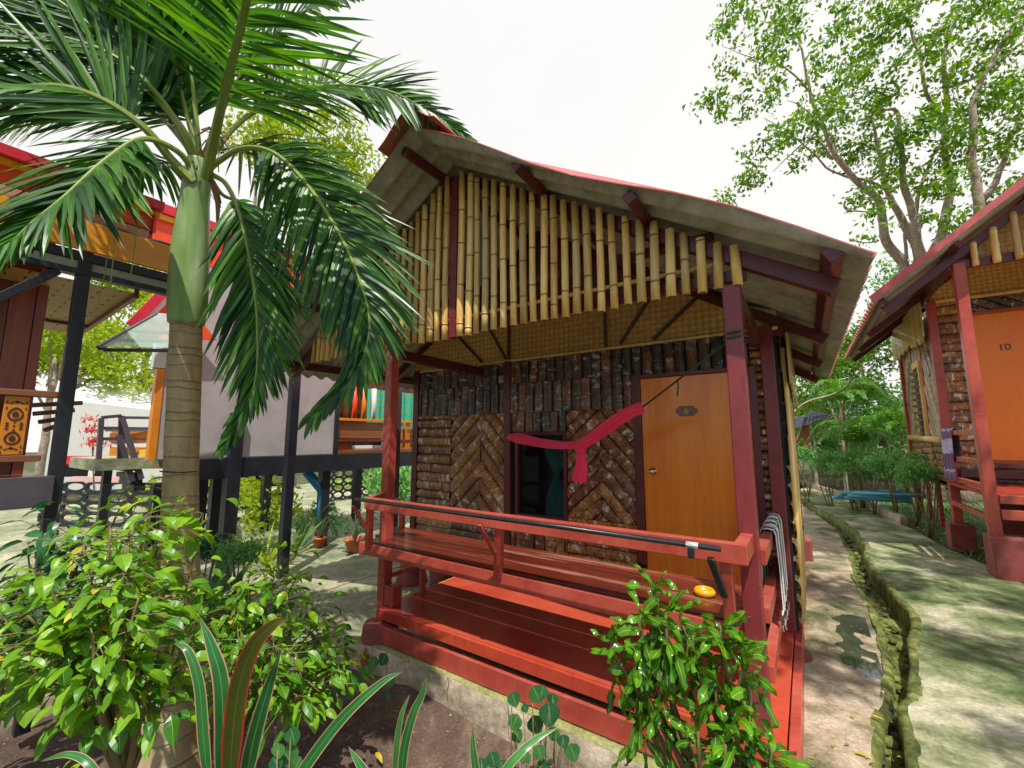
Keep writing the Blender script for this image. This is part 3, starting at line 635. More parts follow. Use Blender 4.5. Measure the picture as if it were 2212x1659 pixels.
# tied red hammock strung from the wall post to the right porch post
pA, pB = Vector((-2.60, 1.2, 0)), Vector((-.30, .06, 0)); nn = Vector((pB.y - pA.y, -(pB.x - pA.x), 0))
def hp(x, y):
    r = ray(x, y); t = nn.dot(pA - CAM) / nn.dot(r); return CAM + r * t
HM = thing('tied_hammock', 'bright red cloth hammock gathered in a knot and tied between porch posts', 'hammock', hp(1250, 965))
def gathered(pts, w, h=None, name='cloth', par=None, n=64, flat=.5):
    P = spline(pts, 10); mb = MB(); m = len(P)
    W = [w[min(int(i / (m - 1) * (len(w) - 1)), len(w) - 2)] * (1 - (i / (m - 1) * (len(w) - 1)) % 1 if i < m - 1 else 0) + w[min(int(i / (m - 1) * (len(w) - 1)) + 1, len(w) - 1)] * ((i / (m - 1) * (len(w) - 1)) % 1 if i < m - 1 else 1) for i in range(m)]
    vs = []; uvs = []; fs = []
    for i, p in enumerate(P):
        d = (P[min(i + 1, m - 1)] - P[max(i - 1, 0)]).normalized(); view = (CAM - p).normalized(); u = view.cross(d).normalized()
        for k in range(n + 1):
            a = 2 * math.pi * k / n; f = 1 + .22 * math.sin(5 * a + i * .05) + .18 * math.sin(9 * a - i * .09 + 1) + .12 * math.sin(16 * a + i * .07)
            vs.append(p + (u * math.cos(a) + view * math.sin(a) * flat) * W[i] * f); uvs.append((i / m, k / n))
    for i in range(m - 1):
        for k in range(n): fs.append((i * (n + 1) + k, i * (n + 1) + k + 1, (i + 1) * (n + 1) + k + 1, (i + 1) * (n + 1) + k))
    fs.append(tuple(range(n))); fs.append(tuple((m - 1) * (n + 1) + k for k in range(n)))
    mb.add(vs, fs, 0, .5, uvs); return mb.build(name, [REDCLOTH], par or HM, True)
gathered([hp(1094, 943), hp(1120, 947), hp(1165, 957), hp(1210, 962), hp(1246, 962)], (.016, .040, .036, .030, .022))
gathered([hp(1246, 966), hp(1275, 950), hp(1315, 922), hp(1355, 895), hp(1389, 880)], (.020, .032, .040, .036, .030))
gathered([hp(1246, 955), hp(1252, 966), hp(1257, 978)], (.026, .036, .026), None, 'knot', None, 64, .7)
gathered([hp(1254, 970), hp(1255, 990), hp(1254, 1015), hp(1250, 1041)], (.018, .028, .044, .052), None, 'cloth', None, 64, .3)
rp = MB(); rp.tube([hp(1386, 881), hp(1480, 809), (-.31, .05, .52)], .006, 6, 0, .5); rp.tube([hp(1464, 820), hp(1465, 838), hp(1463, 856)], .005, 6, 0, .5); rp.tube([hp(1096, 943), (-2.6, 1.25, hp(1096, 943).z)], .006, 6)
rp.tube([Vector((-.27, 0, .5)) + Vector((.055 * math.cos(a), .055 * math.sin(a), .004 * a)) * 1 for a in [i * .6 for i in range(22)]], .006, 6)
rp.build('rope', [paint('green_rope', (.02, .05, .045), (.04, .08, .07), .7, 30)], HM, True)

# striped fringed cloth folded over the right side rail
FC = thing('fringed_cloth', 'black and white striped cloth with fringe folded over the side rail by the corner post', 'cloth', (-.23, 1.1, -.54))
mb = MB(); y0, y1 = .50, 1.2; vs = []; uvs = []; fs = []; path = [(-.275, -.92), (-.272, -.7), (-.268, -.56), (-.255, -.535), (-.23, -.53), (-.2, -.535), (-.19, -.56), (-.183, -.75), (-.18, -.98)]
for i, (x_, z_) in enumerate(path):
    for k in range(25):
        u = k / 24; vs.append((x_ + .006 * math.sin(u * 40) * (1 if i not in (3, 4, 5) else .2), y0 + (y1 - y0) * (u * (.86 + .14 * (1 - abs(i - 4) / 4)) + .04), z_ + .01 * math.sin(u * 17))); uvs.append((u, i / 8))
for i in range(8):
    for k in range(24): fs.append((i * 25 + k, i * 25 + k + 1, (i + 1) * 25 + k + 1, (i + 1) * 25 + k))
mb.add(vs, fs, 0, .5, uvs)
for k in range(18):
    for x_, z_ in ((-.18, -.97), (-.275, -.91)):
        yy = y0 + .02 + (y1 - y0) * .88 * k / 18; mb.tube([(x_, yy, z_), (x_ + random.uniform(-.01, .01), yy + random.uniform(-.008, .008), z_ - .05), (x_ + random.uniform(-.015, .015), yy + random.uniform(-.01, .01), z_ - .11)], .004, 4, 0, .5)
mb.build('fabric', [STRIPE], FC, True)

# ================================================================== RIGHT BUNGALOW
Q = thing('bungalow', 'bungalow at the right edge with orange door numbered 10, louvred side window and stilt posts', 'bungalow', (3.3, 5.6, -1.33))
X0, YF, YW, SL2 = 1.52, 4.1, 5.6, .78
RX, EX = 3.55, .74; zE = 1.56; zR = zE + SL2 * (RX - EX)
def qp(name, fn, m, parent=Q, bevel=.005, smooth=False):
    mb = MB(); fn(mb); return mb.build(name, m, parent, smooth, bevel)
r2 = MB(); roof_slope(r2, RX, EX, zR, zE, 3.72, 8.1, .17, .024); roof_slope(r2, RX, 6.3, zR, zR - SL2 * 2.75, 3.72, 8.1, .17, .024)
ROOF2 = r2.build('roof', [CEMENT_ROOF, PINK], Q, True)
rq = lambda X, dz=0: zE + SL2 * (X - EX) + dz
fl = MB(); fl.bar((EX - .02, 3.715, rq(EX - .02, .03)), (RX, 3.715, rq(RX, .03)), .012, .07, (-SL2, 0, 1)); fl.build('flashing', [PINK], ROOF2)
for X in (.86, 1.5, 2.2, 2.9): qp('purlin', lambda b, X=X: b.bar((X, 3.85 if X > 1 else 3.95, rq(X, -.07)), (X, 8.0, rq(X, -.07)), .06, .08, (-SL2, 0, 1), 0, .5), RED_SHADE)
for Y in (YF, YW, 6.9, 8.0): qp('rafter', lambda b, Y=Y: b.bar((EX + .12, Y, rq(EX + .12, -.15)), (RX, Y, rq(RX, -.15)), .06, .09, (-SL2, 0, 1), 0, .4), RED_SHADE)
sb = MB(); sb.box(RX - .4, RX - .36, YF, YF + .04, 1.88, 3.4, 0, .5); sb.box(1.45, 5.6, YF, YF + .07, 1.88, 1.97, 0, .5); sb.build('gable_beam', [RED_SHADE], Q)
x = 1.66; 
while x < 3.6:
    mb = MB(); z1 = rq(x, -.14); zs = [1.87 + (z1 - 1.87) * i / 8 for i in range(9)]; r = rb.uniform(.026, .032); mb.tube([(x + .05 * 0, YF - .035, z) for z in zs], [r * (1.12 if i % 3 == 1 else 1) for i in range(9)], 8, 0, rb.random()); mb.build('bamboo_pole', [BAMBOO], Q, True); x += .16
wq = MB(); wq.add([(1.56, YW, 1.90), (5.6, YW, 1.90), (RX, YW, rq(RX, -.1)), (1.56, YW, rq(1.56, -.1))], [(0, 1, 2, 3)], 0, .8); wq.build('woven_panel', [WEAVE], Q)
ga = MB(); ga.add([(1.7, YF + .09, 1.98), (5.4, YF + .09, 1.98), (RX, YF + .09, rq(RX, -.16)), (1.7, YF + .09, rq(1.7, -.14))], [(0, 1, 2, 3)], 0, .7); ga.build('gable_panel', [WEAVE], Q)
qp('panel_trim', lambda b: b.box(1.5, 5.6, YW - .04, YW + .0, 1.86, 1.90, 0, .6), BAMBOO)
def qpost(X, Y, z0, z1, w=.095): return qp('porch_post', lambda b: b.box(X - w / 2, X + w / 2, Y - w / 2, Y + w / 2, z0, z1, 0, .6), RED)
qpost(1.53, YF, -1.0, 1.93); qpost(1.56, YW, -1.1, 1.9); qpost(1.56, 8.0, -1.3, 1.7); qpost(1.57, 6.5, -1.3, 1.75, .05); qpost(1.57, 7.2, -1.3, 1.7, .05)
def qfoot(X, Y, w, z0, z1): return qp('footing', lambda b: b.box(X - w / 2, X + w / 2, Y - w / 2, Y + w / 2, z0, z1, 0, .5), FOOT, bevel=.015)
qfoot(1.62, YF + .02, .30, -1.45, -.99); qfoot(1.57, YW, .24, -1.45, -1.10); qfoot(2.02, YF + .0, .34, -1.45, -.75); qfoot(2.2, 6.2, .4, -1.45, -.9)
qp('deck', lambda b: b.box(1.5, 5.5, YF - .03, YW, -.60, -.565, 0, .9), DECK)
for z0, z1 in ((-.66, -.575), (-.82, -.72)): qp('deck_beam', lambda b: b.box(1.58, 5.5, YF - .07, YF - .03, z0, z1, 0, .9), RED)
for z in (.10, -.22, -.48, -.80): qp('side_rail', lambda b: b.box(1.5, 1.55, YF + .05, YW - .05, z - .06, z, 0, .8), RED)
qp('side_beam', lambda b: b.box(1.62, 5.5, YW - .12, YW - .07, -.50, -.40, 0, .4), RED_SHADE)
w2 = MB(); w2.box(1.6, 5.5, YW + .01, YW + .06, -.6, 1.9, 2, .5)
for k, z in enumerate((-.5, -.1, .3, .7, 1.1, 1.5)): log_strips(w2, YW + .01, (1.6, 1.90, z, z + .4), 0, .12, 0, .5, 60 + k, .03, (.2, .9))
log_strips(w2, YW + .01, (1.9, 3.4, 1.62, 1.9), math.radians(-35), .1, 1, .5, 70, .03); log_strips(w2, YW + .01, (1.9, 3.4, -.56, -.30), 0, .1, 0, .5, 71, .03)
w2.build('front_wall', [BARK, BARKD, DARK], Q)
qp('door_frame', lambda b: (b.box(1.85, 1.93, YW - .04, YW + .0, -.30, 1.68, 0, .3), b.box(1.93, 2.75, YW - .04, YW + .0, 1.63, 1.68, 0, .3), b.box(1.93, 2.75, YW - .04, YW + .0, -.32, -.28, 0, .3)), RED)
D2 = qp('door', lambda b: b.box(1.932, 2.73, YW - .03, YW - .002, -.278, 1.628, 0, .55), wood('orange_plywood', (.95, .23, .002), (1.0, .30, .003), 'z', .4, 30, .2))
nc = at(2171, 750, Y=YW - .05); text_mesh('numeral', '10', .12, paint('dark_numeral', (.12, .05, .01), (.18, .08, .02)), D2, (nc.x, YW - .035, nc.z), Matrix.Rotation(math.radians(90), 4, 'X'))
# left side wall (faces -x) with louvre window
s2 = MB(); s2.box(1.58, 1.62, YW + .05, 7.95, -.65, 1.75, 2, .5)
for k, (a, b_, g) in enumerate(((YW + .05, 6.47, 60), (6.53, 7.17, 90), (7.23, 7.95, -60))):
    log_strips(s2, 1.58, (a, b_, .0, 1.75), math.radians(g), .1, 0, .6, 80 + k, .03, (.1, 1), 'y-'); log_strips(s2, 1.58, (a, b_, -.6, -.02), 0, .1, 0, .4, 90 + k, .03, (0, .9), 'y-')
s2.build('side_wall', [BARKL, BARKD, DARK], Q)
part2 = qp('wall_pole', lambda b: b.tube([(1.53, YW + .1, -.02), (1.53, 7.9, .02)], .05, 10, 0, .4), BAMBOO, Q, 0, True)
LW = qp('louvre_window', lambda b: (b.box(1.52, 1.56, 6.58, 6.62, .05, 1.12, 0, .9), b.box(1.52, 1.56, 7.0, 7.04, .05, 1.12, 0, .9), b.box(1.52, 1.56, 6.58, 7.04, 1.12, 1.22, 0, .9)), BAMBOO)
qp('opening', lambda b: b.box(1.552, 1.556, 6.62, 7.0, .05, 1.12, 0, .5), DARK, LW, 0)
for k in range(10): qp('louvre', lambda b: b.bar((1.50, 6.62, .08 + k * .105), (1.50, 7.0, .08 + k * .105), .10, .006, (.45, 0, 1), 0, .5), paint('grey_louvre', (.16, .24, .30), (.25, .34, .40), .2, 8) if k == 0 else bpy.data.materials['grey_louvre'], LW, 0)
vm = MB(); y = YW + .05
while y < 8.1: vm.box(1.46, 1.475, y, y + .05, 1.42 + rv.uniform(-.04, .04) + .1 * math.sin(y * 3) * .3, 1.98, 0, rv.random()); y += .054
vm.build('slat_valance', [BAMBOO], Q)
qp('wall_plate', lambda b: b.box(1.48, 1.53, YF + .05, 8.05, 1.90, 1.98, 0, .3), RED_SHADE)
bw = MB(); bw.box(1.6, 5.5, 7.95, 8.0, -.6, 1.8, 0, .5); bw.box(5.45, 5.5, YW, 8.0, -.6, 1.8, 0, .5); bw.build('back_wall', [WEAVE], Q); qp('floor', lambda b: b.box(1.58, 5.5, YW, 7.95, -.68, -.6, 0, .3), RED)
PC = thing('fringed_cloth', 'purple and white fringed cloth hanging over the rail of the right bungalow porch', 'cloth', (1.5, 5.25, .1))
mb = MB(); vs = []; uvs = []; fs = []; path = [(1.56, -.3), (1.555, .0), (1.545, .1), (1.52, .125), (1.495, .11), (1.485, 0), (1.478, -.2), (1.475, -.42)]
for i, (x_, z_) in enumerate(path):
    for k in range(19): u = k / 18; vs.append((x_ + .012 * math.sin(u * 22) * (i > 4), 5.02 + .5 * u, z_ + .012 * math.sin(u * 15))); uvs.append((u, i / 7))
for i in range(7):
    for k in range(18): fs.append((i * 19 + k, i * 19 + k + 1, (i + 1) * 19 + k + 1, (i + 1) * 19 + k))
mb.add(vs, fs, 0, .5, uvs)
for k in range(16): yy = 5.03 + .48 * k / 16; mb.tube([(1.475, yy, -.42), (1.47, yy + random.uniform(-.02, .02), -.52)], .008, 4, 0, .5)
mb.build('fabric', [PURP], PC, True)
# ================================================================== GROUND
def sm(t): t = max(0, min(1, t)); return t * t * (3 - 2 * t)
def yardz(x, y): return -1.72 + .22 * sm((x + 2.8) / 2.3)
def sheet(name, poly, zf, m, res=.25, amp=.006, fr=1.3, kind='structure', label=None):
    bm = bmesh.new(); vs = [bm.verts.new((x, y, 0)) for x, y in poly]; bm.faces.new(vs)
    x0, x1 = min(p[0] for p in poly), max(p[0] for p in poly); y0, y1 = min(p[1] for p in poly), max(p[1] for p in poly)
    x = x0 + res
    while x < x1: bmesh.ops.bisect_plane(bm, geom=bm.verts[:] + bm.edges[:] + bm.faces[:], plane_co=(x, 0, 0), plane_no=(1, 0, 0)); x += res
    y = y0 + res
    while y < y1: bmesh.ops.bisect_plane(bm, geom=bm.verts[:] + bm.edges[:] + bm.faces[:], plane_co=(0, y, 0), plane_no=(0, 1, 0)); y += res
    for v in bm.verts: v.co.z = (zf(v.co.x, v.co.y) if callable(zf) else zf) + amp * noise.noise((v.co.x * fr, v.co.y * fr, 3.3)) + amp * .5 * noise.noise((v.co.x * fr * 4, v.co.y * fr * 4, 1.3))
    bmesh.ops.recalc_face_normals(bm, faces=bm.faces)
    if sum(f.normal.z for f in bm.faces) < 0: bmesh.ops.reverse_faces(bm, faces=bm.faces)
    me = bpy.data.meshes.new(name); bm.to_mesh(me); bm.free(); me.materials.append(m); me.polygons.foreach_set('use_smooth', [True] * len(me.polygons))
    o = bpy.data.objects.new(name, me); COL.objects.link(o)
    if kind: o['kind'] = kind
    return o
sheet('ground', [(-90, -60), (90, -60), (90, 120), (-90, 120)], -1.93, EARTH, 6, .0)
bedpoly = [(-4.3, -2.9), (-.36, -2.9), (-.36, -.12), (-1.2, -.12), (-2.2, -.1), (-3.1, -.16), (-3.6, -.52), (-4.3, -1.37)]
def bedz(x, y): return -1.86 + .05 * noise.noise((x * 1.6, y * 1.6, .5)) + .06 * sm(1 - (abs(y + .1)) / .25) + .02 * noise.noise((x * 7, y * 7, 2))
sheet('soil', bedpoly, bedz, SOIL, .045, .008, 14)
sheet('yard', [(-4.34, -3), (-4.34, -1.37), (-3.64, -.5), (-3.12, -.12), (-2.2, -.06), (-.36, -.08), (-.36, .6), (-.36, 4.5), (-.36, 12), (-16, 12), (-16, -3)], yardz, CONCL, .3, .012)
AE = [(.16, -3), (.175, .2), (.31, 1), (.37, 1.9), (.39, 2.6), (.35, 3.4), (.38, 5.2), (.30, 6.8), (.1, 8), (-.37, 10.5)]
PE = [(.24, -3), (.29, .3), (.39, .95), (.47, 1.6), (.56, 2.05), (.60, 2.5), (.54, 3.1), (.49, 3.9), (.53, 5.2), (.50, 6.0), (.36, 7.0), (.0, 8.6), (-.35, 11.5)]
PR = [(-.0, 13.5), (.75, 10), (1.0, 8.1), (1.25, 6.7), (1.35, 5.6), (1.55, 4.5), (1.62, 3.95), (1.85, 3.6), (9, 3.3), (9, -3)]
def wob(p, k=1): return (.022 * noise.noise(p * 3.1) + .03 * noise.noise(p * 1.3) + .005 * noise.noise(p * 30)) * k
def offs(pts, o_, n=6):
    P = spline([(a, b, 0) for a, b in pts], n); out = []
    for i, p in enumerate(P):
        t = (P[min(i + 1, len(P) - 1)] - P[max(i - 1, 0)]).normalized(); n_ = Vector((-t.y, t.x, 0)); q = p + n_ * (o_ + wob(p)); out.append((q.x, q.y))
    return out
sheet('drain_apron', [(-.37, -3)] + offs(AE, .025), lambda x, y: -1.495 - .02 * sm(x / .4) - .022 * math.exp(-((x - .12) / .14) ** 2 - ((y - 2.0) / .8) ** 2), CONC2, .045, .02, 2.5)
sheet('puddle', [(-.1, .9), (.3, .9), (.3, 3.2), (-.1, 3.2)], -1.517, PUD, .5, 0)
sheet('path', offs(PE, -.03) + PR, lambda x, y: -1.40 - .03 * sm((3 - y) / 3), CONC, .14, .016, 1.8)
# drain channel bed and mossy path edge
sheet('drain', [(.1, -3), (.13, .2), (.30, 1), (.32, 2.6), (.26, 3.4), (.32, 5.2), (.26, 6.8), (.0, 8), (-.45, 11), (-.2, 12), (.4, 7), (.56, 5.5), (.56, 3.4), (.62, 2.3), (.5, 1.0), (.36, .3), (.30, -3)], -1.60, MOSS, .1, .03, 4)
kb2 = MB(); P = spline([(a, b, 0) for a, b in PE], 40); vs = []; fs = []; m_ = 5
for i, p in enumerate(P):
    t = (P[min(i + 1, len(P) - 1)] - P[max(i - 1, 0)]).normalized(); n_ = Vector((-t.y, t.x, 0)); j1 = .022 * noise.noise(p * 3.1) + .03 * noise.noise(p * 1.3) + .005 * noise.noise(p * 30); j2 = .008 * noise.noise(p * 5)
    for k, (o_, z_) in enumerate(((-.05, -1.403), (-.012, -1.394), (.012, -1.405), (.016, -1.46), (.004, -1.66))): vs.append(p + n_ * (o_ + j1) + Vector((0, 0, z_ + j2 - .03 * sm((3 - p.y) / 3))))
for i in range(len(P) - 1):
    for k in range(m_ - 1): fs.append((i * m_ + k, i * m_ + k + 1, (i + 1) * m_ + k + 1, (i + 1) * m_ + k))
kb2.add(vs, fs, 0, .5); struct(kb2.build('path_edge', [MOSS], None, True))
kb3 = MB(); P = spline([(a, b, 0) for a, b in AE], 40); vs = []; fs = []
for i, p in enumerate(P):
    t = (P[min(i + 1, len(P) - 1)] - P[max(i - 1, 0)]).normalized(); n_ = Vector((-t.y, t.x, 0)); j1 = wob(p)
    for k, (o_, z_) in enumerate(((.04, -1.503), (.012, -1.508), (-.012, -1.53), (-.015, -1.66))): vs.append(p + n_ * (o_ + j1) + Vector((0, 0, z_ + .006 * noise.noise(p * 11))))
for i in range(len(P) - 1):
    for k in range(3): fs.append((i * 4 + k, (i + 1) * 4 + k, (i + 1) * 4 + k + 1, i * 4 + k + 1))
kb3.add(vs, fs, 0, .5); struct(kb3.build('drain_edge', [MOSS], None, True))
# low kerb on the far side of the path
kc = MB(); pts = [(-.1, 13, 0), (.78, 10, 0), (1.02, 8.2, 0), (1.2, 7.2, 0)]
for a, b_ in zip(pts[:-1], pts[1:]): kc.bar(Vector(a) + Vector((.03, 0, -1.37)), Vector(b_) + Vector((.03, 0, -1.37)), .09, .17)
struct(kc.build('path_kerb', [CONC2]))
sheet('garden', [(.0, 13.5), (.8, 10), (1.05, 8.1), (1.3, 6.7), (1.4, 5.6), (1.6, 4.5), (1.64, 3.97), (12, 3.5), (30, 30), (-8, 30)], -1.46, EARTH, .6, .05, 1)
# joint line in the yard slab
jl = MB(); jp = [(-4.9, -.3, 0), (-4.74, .05, 0), (-4.64, .63, 0), (-4.65, 1.36, 0), (-4.7, 3, 0), (-4.6, 6, 0)]
for a, b_ in zip(jp[:-1], jp[1:]): jl.bar(Vector(a) + Vector((0, 0, -1.711)), Vector(b_) + Vector((0, 0, -1.711)), .05, .006)
struct(jl.build('slab_joint', [CONC2]))
# planter kerb wall
cw = MB(); cp = spline([(-4.33, -2.9, 0), (-4.31, -1.4, 0), (-3.62, -.5, 0), (-3.1, -.15, 0), (-2.2, -.085, 0), (-1.2, -.11, 0), (-.42, -.10, 0)], 16); vs = []; fs = []; mi = []
for i, p in enumerate(cp):
    t = (cp[min(i + 1, len(cp) - 1)] - cp[max(i - 1, 0)]).normalized(); n_ = Vector((-t.y, t.x, 0)); zt_ = -1.605 - .10 * sm((-3.0 - p.x) / .9) + .006 * noise.noise(p * 7); j = .012 * noise.noise(p * 3)
    for o_, z_ in ((-.055 + j, -1.95), (-.048 + j, -1.75), (-.046 + j, zt_ - .012), (-.03 + j + .006 * noise.noise(p * 17), zt_), (.028 + j + .006 * noise.noise(p * 13), zt_), (.04, zt_ - .02), (.04, -1.95)): vs.append(p + n_ * o_ + Vector((0, 0, z_)))
for i in range(len(cp) - 1):
    for k in range(6): fs.append((i * 7 + k, i * 7 + k + 1, (i + 1) * 7 + k + 1, (i + 1) * 7 + k)); mi.append(1 if k in (2, 3) else 0)
cw.v = [tuple(v) for v in vs]; cw.f = [list(f) for f in fs]; cw.mi = mi; cw.uv = [None] * len(fs); cw.va = [.5] * len(fs)
MOSSL = ground_mat('mossy_lip', [(.16, .19, .04), (.34, .35, .13), (.42, .38, .24)], 6, 40, .9, 1.0)
cwo = cw.build('planter_wall', [WALLC, MOSSL], None, True); tag(cwo, 'low cement planter wall with mossy top running in front of the bungalow deck', 'wall')

for kx, (x_, zs_) in enumerate(((-2.13, ((0, -1.612), (.012, -1.66), (-.004, -1.70), (.006, -1.76))), (-1.62, ((0, -1.61), (.008, -1.68), (.002, -1.74), (.012, -1.80))))):
    mb = MB(); mb.tube([(x_ + a_, -.085 - .05 + (.0 if kx == 0 else -.012), z_) for a_, z_ in zs_], .0022, 4, 0, .5); mb.build('crack', [DARK], cwo)

# ================================================================== LEFT TEAK HOUSE (far left)
A = thing('stilt_house', 'red teak house at the left edge with carved orange balustrade and layered red roof boards', 'house', (-4.6, -3, -1.7))
def ap(name, fn, m, parent=A, bevel=.004, smooth=False):
    mb = MB(); fn(mb); return mb.build(name, m, parent, smooth, bevel)
XA = -4.0
tk = MB(); rt_ = random.Random(9); y = -3.9
while y < -2.0:
    z = -.35
    while z < 1.55:
        h = rt_.uniform(.5, .9); tk.box(XA - .42, XA - .40 + rt_.uniform(0, .006), y + .002, y + .118, z + .002, min(1.55, z + h), 0, rt_.random()); z += h
    y += .12
tk.box(XA - .5, XA - .425, -3.9, -1.98, -.35, 1.6, 0, .1); tk.build('wall', [TEAK], A, bevel=.003)
ap('corner_board', lambda b: b.box(XA - .5, XA - .36, -1.98, -1.93, -.35, 1.5, 0, .8), TEAK)
yA = lambda px, X=XA: at(px, 900, X=X).y
ap('steel_post', lambda b: b.box(XA - .035, XA + .035, -1.865, -1.795, -1.75, 1.27, 0, .5), STEEL)
ap('steel_post', lambda b: b.box(XA - .05, XA + .05, -3.9, -3.76, -1.75, 1.27, 0, .5), STEEL)
ap('steel_post', lambda b: b.box(XA - 1.6, XA - 1.5, -2.0, -1.9, -1.75, .6, 0, .5), STEEL)
ap('steel_beam', lambda b: b.box(XA - .04, XA + .04, -3.9, -1.22, 1.20, 1.262, 0, .5), STEEL)
ap('steel_beam', lambda b: b.box(XA - .04, XA + .04, -3.9, -1.3, 1.10, 1.14, 0, .5), STEEL)
ap('eave_strip', lambda b: b.box(XA - .02, XA + .02, -3.9, -1.25, 1.141, 1.199, 0, .5), paint('grey_green_strip', (.30, .34, .28), (.42, .45, .38), .5))
ap('fascia_board', lambda b: b.box(XA + .041, XA + .066, -4.0, -1.18, 1.265, 1.475, 0, .6), wood('orange_fascia', (.78, .27, .008), (.95, .42, .015), 'y', .35, 16, .2))
ap('knee_brace', lambda b: b.bar((XA, -1.95, 1.1), (XA, -2.2, .82), .05, .05, (1, 0, 0), 0, .5), STEEL)
mossr = MB(); mossr.tube([Vector((XA + .03, -3.9 + .05 * i, 1.487 + .008 * math.sin(i * 1.3))) for i in range(55)], .013, 6); mossr.build('roof_edge', [STEELG], A, True)
# stepped red roof boards
ap('roof_board', lambda b: b.box(XA - .08, XA - .05, -4.0, -1.50, 1.49, 1.585, 0, .5), paint('salmon_board', (.62, .22, .12), (.72, .3, .18), .5), A)
ap('roof_board', lambda b: b.box(XA - .15, XA - .12, -4.0, -1.46, 1.60, 1.625, 0, .5), STEEL, A)
ap('roof_board', lambda b: b.box(XA - .19, XA - .16, -4.0, -1.43, 1.63, 1.755, 0, .5), ORRED, A)
ap('roof_board', lambda b: b.box(XA - .17, XA - .13, -4.0, -1.42, 1.757, 1.80, 0, .5), YEL, A)
ap('roof_board', lambda b: b.box(XA - .15, XA - .09, -4.0, -1.41, 1.802, 1.875, 0, .5), CRIM, A)
rfA = MB(); rfA.add([(XA - .12, -4.0, 1.88), (XA - .12, -1.45, 1.88), (XA - 1.7, -1.55, 1.98), (XA - 1.7, -4.0, 1.98)], [(0, 1, 2, 3)]); rfA.add([(XA - .12, -1.46, 1.88), (XA - .12, -1.46, 1.5), (XA - 1.7, -1.56, 1.5), (XA - 1.7, -1.56, 1.98)], [(0, 1, 2, 3)]); rfA.build('roof', [CRIM], A)
# slotted woven soffit sloping away
def soffit_mat():
    m, nt, b = mat('slotted_soffit'); uv = N(nt, 'ShaderNodeUVMap'); sp = N(nt, 'ShaderNodeSeparateXYZ'); nt.links.new(uv.outputs[0], sp.inputs[0])
    br = N(nt, 'ShaderNodeTexBrick'); br.inputs['Scale'].default_value = 1; br.inputs['Color1'].default_value = (.62, .43, .18, 1); br.inputs['Color2'].default_value = (.70, .52, .25, 1); br.inputs['Mortar'].default_value = (.4, .25, .1, 1); br.inputs['Brick Width'].default_value = 9; br.inputs['Row Height'].default_value = 3; br.inputs['Mortar Size'].default_value = .03
    nt.links.new(uv.outputs[0], br.inputs[0])
    def fr(src, k, off=0):
        a = N(nt, 'ShaderNodeMath', operation='ADD'); a.inputs[1].default_value = off; nt.links.new(src, a.inputs[0]) if not isinstance(src, float) else None
        f = N(nt, 'ShaderNodeMath', operation='FRACT'); nt.links.new(a.outputs[0], f.inputs[0]); c = N(nt, 'ShaderNodeMath', operation='LESS_THAN'); c.inputs[1].default_value = k; nt.links.new(f.outputs[0], c.inputs[0]); return c.outputs[0]
    ml = N(nt, 'ShaderNodeMath', operation='MULTIPLY'); nt.links.new(fr(sp.outputs[0], .13), ml.inputs[0]); nt.links.new(fr(sp.outputs[1], .42), ml.inputs[1])
    nt.links.new(mix(nt, ml.outputs[0], br.outputs[0], (.10, .05, .015)), b.inputs['Base Color']); b.inputs['Roughness'].default_value = .5; return m
SOF = soffit_mat()
c = [at(168, 552, X=XA - .1), at(304, 562, X=XA - .1), at(165, 722, X=XA - 1.7), at(60, 722, X=XA - 1.7)]; c[0].z = c[1].z = 1.09; c[2].z = c[3].z = c[2].z; c[0].y = -2.6; c[3].y = -2.6
sfm = MB(); sfm.add([c[0], c[1], c[2], c[3]], [(0, 1, 2, 3)], 0, .5, [(0, 0), (12, 0), (12, 11), (0, 11)]); SF = sfm.build('soffit', [SOF], A)
ap('soffit_trim', lambda b: b.bar(c[1], c[2], .03, .07), TEAKX, SF)
ap('soffit_trim', lambda b: b.bar(c[0].lerp(c[3], .75), c[1].lerp(c[2], .75), .03, .05), TEAKX, SF)
